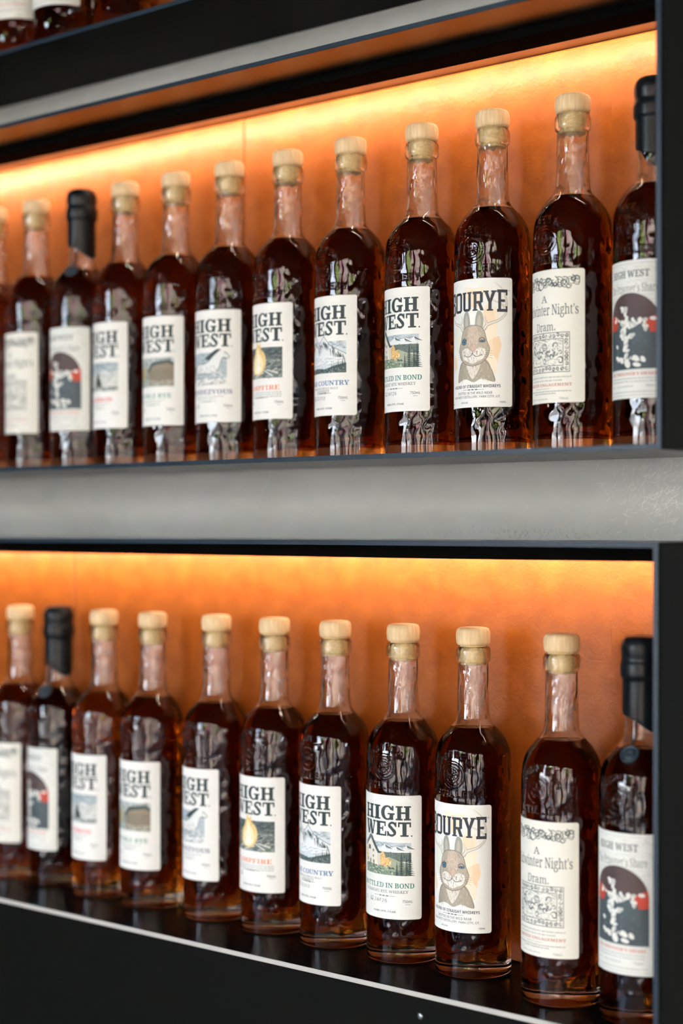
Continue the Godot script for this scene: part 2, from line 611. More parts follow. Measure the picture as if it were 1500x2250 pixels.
func flat(a: Array, color: Color) -> void:
	# a polygon given as x, y, x, y ...
	var p := PackedVector2Array()
	for i in range(0, a.size(), 2):
		p.append(Vector2(a[i], a[i + 1]))
	poly(p, color)

func bar(x0: float, y0: float, x1: float, y1: float, color: Color) -> void:
	cv.fill_rect(Rect2i(roundi(x0 * PPM), roundi(y0 * PPM), maxi(1, roundi((x1 - x0) * PPM)), maxi(1, roundi((y1 - y0) * PPM))), color)

func line(a: Vector2, b: Vector2, w: float, color: Color, w2 := -1.0) -> void:
	var d := (b - a).normalized().orthogonal() * 0.5
	w2 = w if w2 < 0.0 else w2
	poly(PackedVector2Array([a + d * w, b + d * w2, b - d * w2, a - d * w]), color)

func oval(c: Vector2, rx: float, ry: float, color: Color, turn := 0.0, steps := 28) -> void:
	var p := PackedVector2Array()
	for i in steps:
		p.append(c + Vector2(cos(TAU * i / steps) * rx, sin(TAU * i / steps) * ry).rotated(turn))
	poly(p, color)

func spline(a: Array, steps := 8) -> PackedVector2Array:
	# a smooth line through x, y, x, y ...
	var p := PackedVector2Array()
	for i in range(0, a.size(), 2):
		p.append(Vector2(a[i], a[i + 1]))
	var out := PackedVector2Array()
	for i in p.size() - 1:
		for k in steps:
			out.append(p[i].cubic_interpolate(p[i + 1], p[maxi(i - 1, 0)], p[mini(i + 2, p.size() - 1)], float(k) / steps))
	out.append(p[p.size() - 1])
	return out

func stroke(a: Array, w: float, color: Color, w2 := -1.0, steps := 8) -> void:
	var p := spline(a, steps)
	w2 = w if w2 < 0.0 else w2
	for i in p.size() - 1:
		var t := float(i) / (p.size() - 1)
		var u := float(i + 1) / (p.size() - 1)
		line(p[i], p[i + 1], lerpf(w, w2, t), color, lerpf(w, w2, u))
		if w > 0.6:
			oval(p[i + 1], lerpf(w, w2, u) * 0.5, lerpf(w, w2, u) * 0.5, color, 0.0, 10)

func blob(a: Array, color: Color) -> void:
	poly(spline(a + [a[0], a[1]], 6), color)

func words(text: String, x: float, y: float, w: float, h: float, color: Color, face := "Droid Serif", bold := false) -> void:
	# lettering stretched into a box given in millimetres
	var f := SystemFont.new()
	f.font_names = PackedStringArray([face])
	f.font_weight = 700 if bold else 400
	var tm := TextMesh.new()
	tm.font = f
	tm.text = text
	tm.font_size = 48
	tm.depth = 0.0
	tm.curve_step = 3.0
	var arr := tm.surface_get_arrays(0)
	var v: PackedVector3Array = arr[Mesh.ARRAY_VERTEX]
	var lo := Vector3(1e9, 1e9, 0)
	var hi := Vector3(-1e9, -1e9, 0)
	for p in v:
		lo = lo.min(p)
		hi = hi.max(p)
	var sx := w / maxf(hi.x - lo.x, 1e-6)
	var sy := h / maxf(hi.y - lo.y, 1e-6)
	var idx = arr[Mesh.ARRAY_INDEX]
	var count: int = idx.size() if idx != null else v.size()
	for i in range(0, count - 2, 3):
		var t := PackedVector2Array()
		for k in 3:
			var p: Vector3 = v[idx[i + k]] if idx != null else v[i + k]
			t.append(Vector2(x + (p.x - lo.x) * sx, y + (hi.y - p.y) * sy))
		poly(t, color)

func fine_print(x0: float, x1: float, y: float, h: float, color: Color, r: RandomNumberGenerator) -> void:
	# a line of type too small to read
	var x := x0
	while x < x1:
		var w := minf(r.randf_range(1.0, 4.2), x1 - x)
		var c := x
		while c < x + w:
			bar(c, y + r.randf_range(0, 0.3) * h, c + 0.28, y + h, color)
			bar(c, y + h * r.randf_range(0.2, 0.7), c + 0.6, y + h * 0.85, color.lerp(paper, 0.4))
			c += 0.75
		x += w + 0.9

func glyph(ch: String, x: float, y: float, w: float, h: float, c: Color, back: Color) -> void:
	# heavy slab capitals of the two-line name
	match ch:
		"H":
			for s in [0.0, 0.54]:
				bar(x + (s + 0.10) * w, y, x + (s + 0.36) * w, y + h, c)
				bar(x + s * w, y, x + (s + 0.46) * w, y + 0.11 * h, c)
				bar(x + s * w, y + 0.89 * h, x + (s + 0.46) * w, y + h, c)
			bar(x + 0.3 * w, y + 0.43 * h, x + 0.7 * w, y + 0.55 * h, c)
		"I":
			bar(x + 0.22 * w, y, x + 0.78 * w, y + h, c)
			bar(x, y, x + w, y + 0.11 * h, c)
			bar(x, y + 0.89 * h, x + w, y + h, c)
		"G":
			oval(Vector2(x + 0.47 * w, y + 0.5 * h), 0.47 * w, 0.52 * h, c, 0.0, 40)
			oval(Vector2(x + 0.50 * w, y + 0.5 * h), 0.22 * w, 0.40 * h, back, 0.0, 32)
			bar(x + 0.62 * w, y + 0.30 * h, x + w, y + 0.56 * h, back)
			bar(x + 0.64 * w, y + 0.55 * h, x + 0.90 * w, y + 0.99 * h, c)
			bar(x + 0.50 * w, y + 0.52 * h, x + w, y + 0.62 * h, c)
			bar(x + 0.80 * w, y, x + 0.92 * w, y + 0.34 * h, c)
		"W":
			var X := x
			flat([X + 0.04 * w, y, X + 0.26 * w, y, X + 0.42 * w, y + h, X + 0.25 * w, y + h], c)
			flat([X + 0.40 * w, y, X + 0.62 * w, y, X + 0.78 * w, y + h, X + 0.61 * w, y + h], c)
			flat([X + 0.47 * w, y + 0.15 * h, X + 0.54 * w, y + 0.2 * h, X + 0.42 * w, y + h, X + 0.33 * w, y + h], c)
			flat([X + 0.86 * w, y, X + 0.95 * w, y, X + 0.78 * w, y + h, X + 0.69 * w, y + h], c)
			bar(X, y, X + 0.36 * w, y + 0.1 * h, c)
			bar(X + 0.76 * w, y, X + w, y + 0.1 * h, c)
		"E":
			bar(x + 0.08 * w, y, x + 0.42 * w, y + h, c)
			bar(x, y, x + 0.95 * w, y + 0.12 * h, c)
			bar(x, y + 0.88 * h, x + w, y + h, c)
			bar(x + 0.83 * w, y, x + 0.95 * w, y + 0.32 * h, c)
			bar(x + 0.88 * w, y + 0.66 * h, x + w, y + h, c)
			bar(x + 0.4 * w, y + 0.44 * h, x + 0.7 * w, y + 0.55 * h, c)
			bar(x + 0.62 * w, y + 0.32 * h, x + 0.72 * w, y + 0.67 * h, c)
		"S":
			stroke([x + 0.84 * w, y + 0.24 * h, x + 0.68 * w, y + 0.08 * h, x + 0.4 * w, y + 0.07 * h, x + 0.2 * w, y + 0.26 * h, x + 0.46 * w, y + 0.45 * h, x + 0.74 * w, y + 0.6 * h, x + 0.78 * w, y + 0.8 * h, x + 0.5 * w, y + 0.94 * h, x + 0.2 * w, y + 0.88 * h, x + 0.1 * w, y + 0.72 * h], 0.19 * w, c)
			stroke([x + 0.22 * w, y + 0.27 * h, x + 0.5 * w, y + 0.47 * h, x + 0.76 * w, y + 0.72 * h], 0.27 * w, c)
			bar(x + 0.80 * w, y, x + 0.91 * w, y + 0.34 * h, c)
			bar(x + 0.02 * w, y + 0.66 * h, x + 0.13 * w, y + h, c)
		"T":
			bar(x + 0.34 * w, y, x + 0.66 * w, y + h, c)
			bar(x, y, x + w, y + 0.12 * h, c)
			bar(x, y, x + 0.12 * w, y + 0.34 * h, c)
			bar(x + 0.88 * w, y, x + w, y + 0.34 * h, c)
			bar(x + 0.18 * w, y + 0.89 * h, x + 0.82 * w, y + h, c)

func big_name() -> void:
	var x := 11.5
	for a in [["H", 15.4], ["I", 8.2], ["G", 15.2], ["H", 15.4]]:
		glyph(a[0], x, 9.7, a[1], 13.4, ink, paper)
		x += a[1] + 0.95
	x = 11.5
	for a in [["W", 18.4], ["E", 12.6], ["S", 11.0], ["T", 13.0]]:
		glyph(a[0], x, 24.9, a[1], 13.6, ink, paper)
		x += a[1] + 0.7
	oval(Vector2(69.4, 37.9), 0.7, 0.7, ink)

func rules() -> void:
	for y in [7.2, 8.0, 40.4, 41.2, 77.6, 78.4, 105.0]:
		bar(9, y, 71, y + 0.16, Color8(222, 221, 214))

func sub(text: String, color: Color, x0 := 8.0, x1 := 72.0) -> void:
	words(text, x0, 82.6, x1 - x0, 4.6, color, "Droid Serif", true)

func ornament(y: float) -> void:
	bar(28, y - 0.1, 52, y + 0.1, ink)
	for x in [36.0, 40.0, 44.0]:
		oval(Vector2(x, y), 1.3, 0.45, ink)

func foot(batch: String, r: RandomNumberGenerator) -> void:
	fine_print(10, 15, 97.8, 1.1, ink.lerp(paper, 0.3), r)
	fine_print(10, 15, 100.2, 1.1, ink.lerp(paper, 0.3), r)
	words("BATCH", 21, 97.2, 5.2, 1.1, ink)
	words("No:", 21, 98.9, 5.2, 2.4, ink, "Droid Serif", true)
	if batch != "":
		words(batch, 28, 97.8, 4.0 * batch.length() * 0.55 + 5, 3.2, ink.lerp(paper, 0.25), "Droid Sans Mono")
	words("750mL", 60, 98.2, 10.5, 2.6, ink, "Droid Sans")
	bar(63, 102.2, 68, 102.4, ink)
	words("PARK CITY, UTAH", 27, 108.8, 26, 1.9, ink, "Droid Serif", true)

func hatch(x0: float, y0: float, x1: float, y1: float, n: int, color: Color, dir: Vector2, ln: float, w: float, r: RandomNumberGenerator) -> void:
	for i in n:
		var p := Vector2(r.randf_range(x0, x1), r.randf_range(y0, y1))
		var d := dir.rotated(r.randf_range(-0.35, 0.35)) * ln * r.randf_range(0.4, 1.0)
		line(p - d * 0.5, (p + d * 0.5).clamp(Vector2(x0, y0), Vector2(x1, y1)), w * r.randf_range(0.6, 1.2), color, w * 0.4)

func fir(x: float, y: float, h: float, color: Color, r: RandomNumberGenerator) -> void:
	line(Vector2(x, y - h), Vector2(x, y), 0.3, color, 0.7)
	var t := 0.08
	while t < 1.0:
		var w := h * 0.26 * t * r.randf_range(0.75, 1.15)
		var yy := y - h * (1.0 - t)
		flat([x, yy - h * 0.05, x + w, yy + h * 0.035, x + w * 0.4, yy + h * 0.02, x, yy + h * 0.03, x - w * 0.4, yy + h * 0.02, x - w, yy + h * 0.035], color)
		t += 0.075

func art(kind: String, r: RandomNumberGenerator) -> void:
	# the picture box runs from (11.5, 44.3) to (69, 75.2)
	var X0 := 11.5
	var X1 := 69.0
	var Y0 := 44.3
	var Y1 := 75.2
	var sky := Color8(186, 198, 204)
	var grey := Color8(110, 126, 130)
	match kind:
		"lodge":
			bar(X0, Y0, X1, Y0 + 9, sky)
			hatch(X0, Y0, X1, Y0 + 5, 60, grey, Vector2.RIGHT, 7, 0.35, r)
			flat([X0, Y0 + 9, X0, Y0 + 6, 36, 50, 42, 46.2, 47, 49.5, 54, 47.6, 60, 50, 64.5, 46.4, X1, 50, X1, Y1, X0, Y1], Color8(226, 230, 230))
			for a in [[42, 46.2], [64.5, 46.4], [54, 47.6]]:
				for k in 7:
					line(Vector2(a[0] + k * 0.5, a[1] + 0.5 + k * 0.3), Vector2(a[0] + 1.5 + k * 1.1, a[1] + 4.2), 0.5, ink, 0.15)
			bar(X0, 53.6, X1, 62, Color8(92, 108, 104))
			hatch(X0, 53.6, X1, 63, 200, ink, Vector2(0.2, 1), 2.2, 0.35, r)
			flat([36, 63, 46, 58, 58, 62, X1, 64, X1, Y1, X0, Y1, X0, 66], Color8(150, 160, 140))
			# the house
			flat([X0, 50.5, 21.5, 41.5, 32, 54.5, 32, 67, X0, 70], Color8(228, 222, 208))
			flat([32, 54.5, 41, 55.6, 41, 64.5, 32, 67.5], Color8(206, 202, 190))
			flat([X0, 47.6, 21, 38.6, 24, 39.8, 34.6, 53.4, 42, 54.4, 41.4, 56, 32.6, 55.4, 21.6, 42.4, X0, 51.2], Color8(58, 76, 72))
			for k in 7:
				line(Vector2(13 + k * 1.4, 46.4 - k * 1.1), Vector2(15.5 + k * 1.6, 48.8 - k * 0.6), 0.25, paper)
			for a in [[16.6, 49.4, 4.6, 4.2], [25, 52.6, 2.2, 2.4], [25, 58, 1.8, 2.2], [14.4, 61, 2, 3.6], [20, 62, 2, 3.4], [25.6, 62.6, 2, 3.4]]:
				bar(a[0], a[1], a[0] + a[2], a[1] + a[3], Color8(40, 54, 58))
				bar(a[0] + a[2] * 0.46, a[1], a[0] + a[2] * 0.46 + 0.25, a[1] + a[3], paper)
			for a in [[39, 61, 3.4, 7.6], [44.6, 63.6, 4.0, 5.0], [13, 58, 2.4, 8]]:
				oval(Vector2(a[0], a[1]), a[2], a[3], Color8(214, 178, 118))
				for k in 26:
					var p := Vector2(a[0] + r.randf_range(-1, 1) * a[2] * 0.8, a[1] + r.randf_range(-1, 1) * a[3] * 0.8)
					oval(p, 0.7, 0.5, [Color8(238, 212, 160), Color8(160, 124, 70), Color8(196, 158, 96)][k % 3], 0, 8)
			flat([X0, 67, 20, 65.6, 30, 67.4, 44, 70, 56, 72, 56, Y1, X0, Y1], Color8(120, 138, 118))
			for k in 130:
				var p := Vector2(r.randf_range(X0 + 1, 52), r.randf_range(66.6, Y1 - 0.8))
				oval(p, r.randf_range(0.5, 1.3), 0.6, [Color8(60, 82, 76), Color8(180, 190, 170), Color8(96, 116, 98)][k % 3], r.randf(), 8)
			for a in [[59, Y1, 22], [64.2, Y1, 19], [67.4, Y1, 23], [54.4, Y1, 13]]:
				fir(a[0], a[1], a[2], Color8(40, 58, 58), r)
		"peak":
			bar(X0, Y0, X1, Y1, Color8(206, 216, 220))
			hatch(X0, Y0, X1, 52, 110, grey, Vector2.RIGHT, 6, 0.4, r)
			flat([X0, 56, 19, 45, 26, 37.8, 30.5, 43.6, 34, 47.5, 42, 39.2, 51, 48.6, 59, 53, X1, 57, X1, 66, X0, 66], Color8(226, 229, 228))
			for k in 90:
				var x := r.randf_range(14, 66)
				var top := 38.5 + absf(x - 26) * 0.75 if x < 33 else 40.0 + absf(x - 42) * 0.68
				var p := Vector2(x, top + r.randf_range(0.5, 7))
				line(p, p + Vector2(r.randf_range(0.6, 3.4), r.randf_range(3, 7.5)), r.randf_range(0.3, 1.3), [ink, Color8(74, 94, 100), ink][k % 3], 0.15)
			for s in [[X0, 56, 26, 37.8], [26, 37.8, 34, 47.5], [34, 47.5, 42, 39.2], [42, 39.2, 51, 48.6], [51, 48.6, X1, 57]]:
				line(Vector2(s[0], s[1]), Vector2(s[2], s[3]), 0.45, ink)
			for k in 70:
				var p := Vector2(r.randf_range(X0 + 3, X1 - 3), r.randf_range(59, 67))
				oval(p, r.randf_range(1.6, 3.6), r.randf_range(0.8, 1.6), Color8(232, 235, 234), 0, 14)
				stroke([p.x - 2, p.y + 0.4, p.x, p.y + 1.1, p.x + 2.2, p.y + 0.3], 0.3, Color8(112, 136, 150), 0.3, 3)
			flat([X0, 69.5, 20, 71, 30, 70, 44, 71.5, 55, 68.4, X1, 65.5, X1, Y1, X0, Y1], Color8(70, 88, 88))
			hatch(X0, 70.5, X1, Y1, 170, ink, Vector2(0.3, 1), 2.2, 0.7, r)
			hatch(X0, 70.5, X1, Y1, 70, Color8(190, 200, 196), Vector2(1, 0.5), 1.6, 0.35, r)
			for k in 7:
				fir(53 + k * 2.4, 72 - k * 0.7, r.randf_range(4, 7.5), Color8(36, 52, 52), r)
		"fire":
			bar(X0, Y0, X1, Y1, Color8(50, 64, 66))
			hatch(X0, Y0, X1, 56, 110, Color8(128, 142, 142), Vector2(1, -0.15), 8, 0.4, r)
			flat([X0, 58, 22, 53, 30, 56, X1, 52, X1, Y1, X0, Y1], Color8(92, 104, 102))
			hatch(X0, 54, X1, Y1, 240, Color8(34, 46, 48), Vector2(1, -0.35), 4.5, 0.7, r)
			hatch(X0, 56, X1, Y1, 150, Color8(196, 202, 194), Vector2(1, -0.4), 4.0, 0.6, r)
			for a in [[22, 72, 36, 66], [58, 74, 44, 66], [64, 71, 50, 67], [30, 74.6, 46, 70]]:
				line(Vector2(a[0], a[1]), Vector2(a[2], a[3]), 2.4, Color8(206, 208, 198), 1.4)
				line(Vector2(a[0], a[1] + 0.8), Vector2(a[2], a[3] + 0.6), 0.6, Color8(40, 52, 52), 0.4)
			blob([24, 66, 25, 56, 30, 50, 33, 43, 36, 37.2, 37.5, 42.5, 41, 39.5, 42, 46, 47, 50, 49.5, 58, 47, 67, 40, 71.5, 30, 71], Color8(222, 192, 128))
			blob([27, 66, 29, 57, 33, 51, 35.5, 44, 39, 48, 43, 54, 45.5, 60, 44, 67, 38, 70.5, 31, 70], Color8(242, 224, 176))
			blob([31, 66, 34, 56, 37, 50, 40, 58, 42, 65, 38, 69.5, 33, 69], Color8(250, 243, 222))
			for k in 40:
				var p := Vector2(r.randf_range(27, 47), r.randf_range(46, 68))
				stroke([p.x, p.y, p.x + r.randf_range(-1, 1), p.y - 2.4, p.x + r.randf_range(-0.4, 1.4), p.y - 5], 0.5, [Color8(196, 150, 84), Color8(250, 240, 210)][k % 2], 0.1, 3)
		"horse":
			bar(X0, Y0, X1 - 5, Y1 - 4, Color8(178, 190, 196))
			hatch(X0, Y0, X1 - 5, 56, 130, Color8(96, 114, 122), Vector2(1, 0.25), 5, 0.5, r)
			hatch(X0, 56, X1 - 5, Y1 - 3, 150, Color8(96, 114, 110), Vector2(0.4, 1), 3, 0.5, r)
			blob([18, 60, 24, 55.5, 34, 56, 42, 53.5, 47, 49.6, 51, 44.6, 56, 41.2, 61, 43.4, 66.5, 48, 65.4, 50.6, 60.6, 49.6, 58, 51.6, 56, 58, 52.4, 64.5, 46, 66.6, 34, 66, 24, 66.4, 18.6, 65], Color8(226, 228, 224))
			for a in [[46, 64, 52, 69, 47, 72], [50, 63, 58, 66, 57, 71], [24, 64, 19, 69, 24, 73], [29, 65, 30, 71, 35, 74]]:
				stroke([a[0], a[1], a[2], a[3], a[4], a[5]], 3.2, Color8(222, 224, 220), 1.3)
				stroke([a[0] + 1, a[1], a[2] + 1, a[3], a[4] + 0.6, a[5]], 0.6, ink, 0.3)
			stroke([61, 43.4, 66.5, 48, 65.4, 50.6, 60.6, 49.6, 58, 51.6, 56, 58, 52.4, 64.5], 0.6, ink)
			stroke([18, 60, 24, 55.5, 34, 56, 42, 53.5], 0.7, ink)
			stroke([18.6, 65, 24, 66.4, 34, 66, 46, 66.6], 0.8, ink)
			for k in 16:
				var t := k / 15.0
				stroke([57 - t * 14, 41.4 + t * 11, 52 - t * 15, 41.6 + t * 9, 46 - t * 13, 44.5 + t * 8], 1.2, ink, 0.2, 4)
			for k in 9:
				stroke([19, 59 + k * 0.4, 14.5, 57 + k * 0.9, 12, 61 + k], 0.7, ink, 0.2, 4)
			oval(Vector2(61.5, 46.2), 0.5, 0.4, ink)
			for k in 36:
				var p := Vector2(r.randf_range(22, 50), r.randf_range(56.5, 65))
				line(p, p + Vector2(1.4, 2.6), 0.4, ink.lerp(paper, 0.3), 0.1)
			for k in 90:
				var p := Vector2(r.randf_range(14, 62), r.randf_range(69, 78))
				stroke([p.x - 2, p.y, p.x, p.y - 1.4, p.x + 2, p.y], r.randf_range(0.4, 1.0), [ink, Color8(120, 138, 144), Color8(226, 228, 224)][k % 3], 0.2, 3)
		"barn":
			bar(X0, Y0, X1, Y1, Color8(150, 162, 160))
			hatch(X0, Y0, X1, 56, 150, Color8(214, 220, 216), Vector2(1, -0.3), 5, 0.9, r)
			hatch(X0, Y0, X1, 60, 150, ink, Vector2(1, 0.3), 4, 0.5, r)
			flat([34, 57, 42, 50, 62, 48, X1, 52, X1, 74, 36, 74], Color8(132, 122, 104))
			flat([32, 58, 41, 49, 63, 46.4, X1, 50, X1, 53, 62, 50.4, 42, 53, 35, 60], Color8(62, 74, 72))
			for k in 15:
				bar(36.5 + k * 2.2, 56.5, 36.9 + k * 2.2, 73.6, Color8(70, 74, 68))
			hatch(X0, 60, 34, Y1, 120, Color8(60, 76, 74), Vector2(0.3, 1), 4, 0.7, r)
			hatch(X0, 68, X1, Y1, 130, Color8(200, 204, 192), Vector2(1, 0.1), 4, 0.5, r)
			blob([20, 60, 22, 54, 27, 53, 29, 60, 26, 68, 21, 68], Color8(170, 158, 104))
		"prairie":
			bar(X0, Y0, X1, Y1, Color8(176, 188, 192))
			hatch(X0, Y0, X1, 54, 130, Color8(112, 130, 138), Vector2(1, 0.1), 7, 0.7, r)
			flat([X0, 58, 24, 53, 36, 57, 50, 52, 60, 55.5, X1, 52.5, X1, Y1, X0, Y1], Color8(206, 210, 206))
			hatch(X0, 55, X1, Y1, 240, Color8(96, 112, 110), Vector2(0.5, 1), 3, 0.5, r)
			hatch(X0, 62, X1, Y1, 120, Color8(222, 222, 214), Vector2(1, -0.3), 4, 0.6, r)
			blob([34, 71, 36, 62, 39, 57.5, 42, 56, 43.6, 58, 42, 60.4, 45, 64, 47, 72, 43, 70, 40, 73, 38, 70], Color8(52, 56, 52))
			hatch(X0, 71, X1, Y1, 120, ink, Vector2(1, -0.5), 3, 0.8, r)

func rabbit(r: RandomNumberGenerator) -> void:
	# watercolour hare with antlers
	var wash := [Color8(240, 226, 204), Color8(236, 214, 184), Color8(232, 204, 170), Color8(226, 228, 214)]
	for a in [[56, 50, 11, 26, 0], [60, 66, 7, 16, 1], [64, 62, 4, 12, 2], [40, 14, 17, 7, 0], [20, 52, 8, 16, 3], [57, 36, 6, 10, 1], [14, 74, 4, 9, 1], [60, 78, 5, 8, 0], [42, 20, 6, 9, 1]]:
		for k in 6:
			oval(Vector2(a[0] + r.randf_range(-0.3, 0.3) * a[2], a[1] + r.randf_range(-0.3, 0.3) * a[3]), a[2] * r.randf_range(0.5, 0.85), a[3] * r.randf_range(0.5, 0.85), wash[a[4]], r.randf_range(-0.4, 0.4))
	var c := Color8(40, 46, 54)
	gx = 1.22
	gy = 1.12
	# ears
	var fur := Color8(150, 152, 142)
	var pale := Color8(206, 204, 194)
	for s in [-1.0, 1.0]:
		blob([40 + s * 2.0, 45, 40 + s * 2.6, 36, 40 + s * 4.6, 29.4, 40 + s * 8.0, 31, 40 + s * 9.4, 38, 40 + s * 8.0, 46], fur)
		blob([40 + s * 4.0, 44, 40 + s * 4.6, 36, 40 + s * 6.2, 32.4, 40 + s * 7.2, 38, 40 + s * 6.4, 44], Color8(178, 172, 160))
	# antlers
	for s in [-1.0, 1.0]:
		var e := Color8(120, 112, 104)
		for p in [[3.0, e], [2.2, Color8(222, 216, 206)]]:
			stroke([40 + s * 10, 46, 40 + s * 13, 42, 40 + s * 22, 38, 40 + s * 27.5, 31, 40 + s * 24, 24, 40 + s * 17, 20, 40 + s * 14.5, 14], p[0], p[1], 0.5)
			stroke([40 + s * 12.5, 42.6, 40 + s * 10.6, 37, 40 + s * 11.2, 33], p[0] * 0.8, p[1], 0.5)
			stroke([40 + s * 27, 29, 40 + s * 28, 22, 40 + s * 25, 11, 40 + s * 17.5, 3.6], p[0] * 0.7, p[1], 0.35)
	gx = 1.0
	gy = 1.0
	# lettering
	var y0 := 11.8
	var y1 := 29.6
	for k in [["B", 3.0, 12.0, -1.2, 1.6], ["O", 15.2, 11.4, -0.4, 0.2], ["U", 27.6, 11.4, 0, -0.4], ["R", 40.2, 11.6, 0, -0.4], ["Y", 51.8, 12.0, -0.4, 0.2], ["E", 64.6, 10.8, -1.2, 1.2]]:
		western(k[0], k[1], y0 + k[3], k[2], (y1 + k[4]) - (y0 + k[3]), c)
	words("TM", 75.8, 11, 1.6, 1, c)
	gx = 1.22
	gy = 1.12
	# body and head
	blob([24, 88.5, 25, 80, 30, 71, 50, 70, 56, 79, 58.5, 88.5, 48, 86, 41, 88.5, 33, 85.8], Color8(158, 150, 134))
	blob([33, 72, 40, 86, 47, 72], Color8(214, 208, 196))
	blob([28, 55, 30.5, 46.5, 36, 42.6, 44, 42.6, 49.5, 46.5, 52, 55, 54.5, 62, 52, 69, 46, 74, 40, 75.4, 34, 74, 28, 69, 25.5, 62], Color8(168, 158, 142))
	blob([36, 45, 40, 43, 44, 45, 45.5, 55, 43, 60, 37, 60, 34.5, 55], Color8(190, 174, 156))
	blob([29, 63, 34, 60.5, 40, 63.6, 46, 60.5, 51, 63, 49.5, 69, 44, 72, 40, 73.6, 36, 72, 30.5, 69], Color8(228, 224, 216))
	blob([36.6, 59.4, 40, 58.4, 43.4, 59.4, 41.4, 63, 38.6, 63], Color8(196, 164, 146))
	for k in 520:
		var p := Vector2(40 + r.randfn(0, 9.0), 64 + r.randfn(0, 13))
		if p.y > 44 and p.y < 87 and absf(p.x - 40) < (12.5 if p.y < 72 else 15.0):
			line(p, p + Vector2(r.randf_range(-0.5, 0.5) + (p.x - 40) * 0.04, r.randf_range(1.2, 2.6)), 0.35, [Color8(128, 122, 112), Color8(208, 202, 190), Color8(150, 132, 108), Color8(186, 178, 166)][k % 4], 0.1)
	stroke([28, 55, 30.5, 46.5, 36, 42.6, 44, 42.6, 49.5, 46.5, 52, 55, 54.5, 62], 0.5, Color8(104, 102, 98))
	stroke([28, 55, 25.5, 62, 28, 69], 0.5, Color8(104, 102, 98))
	stroke([24, 88, 25, 80, 30, 71], 0.5, Color8(110, 104, 96))
	stroke([50, 70, 56, 79, 58.5, 88], 0.5, Color8(110, 104, 96))
	for s in [-1.0, 1.0]:
		oval(Vector2(40 + s * 8.4, 55.6), 2.6, 2.4 if s < 0 else 1.1, Color8(60, 66, 70))
		oval(Vector2(40 + s * 8.4, 55.6), 1.8, 1.7 if s < 0 else 0.7, Color8(74, 122, 158))
		oval(Vector2(40 + s * 8.4, 55.6), 0.8, 0.8 if s < 0 else 0.4, Color8(26, 32, 40))
		stroke([40 + s * 5.4, 54.4, 40 + s * 8.4, 52.6, 40 + s * 11.2, 55], 0.5, Color8(70, 66, 62))
		stroke([40, 63, 40 + s * 0.6, 66, 40 + s * 4, 67.8, 40 + s * 8.6, 66.2], 0.5, Color8(90, 80, 74))
		for k in 4:
			stroke([40 + s * 6, 64 + k, 40 + s * 11, 63.4 + k * 1.5, 40 + s * 16.5, 63.6 + k * 2], 0.2, Color8(110, 104, 98), 0.15)
		stroke([40 + s * 14.4, 62, 40 + s * 12.4, 68.6, 40 + s * 7, 73.6, 40, 75.4], 0.5, Color8(110, 104, 96))
	gx = 1.0
	gy = 1.0
	words("A BLEND OF STRAIGHT WHISKEYS", 12, 96.2, 56, 2.7, c, "Droid Sans", true)
	ornament(100.6)
	words("SPOTTED IN THE WILD NEAR", 20, 102.6, 40, 2.2, c, "Droid Sans")
	words("HIGH WEST DISTILLERY, PARK CITY, UT.", 12, 106.0, 56, 2.4, c, "Droid Sans")
	fine_print(4, 11, 111.6, 1.3, c.lerp(paper, 0.3), r)
	words("BATCH NO.", 26, 111.4, 9, 1.5, c, "Droid Sans")
	words("750ML", 67, 111.4, 6.5, 1.5, c, "Droid Sans")

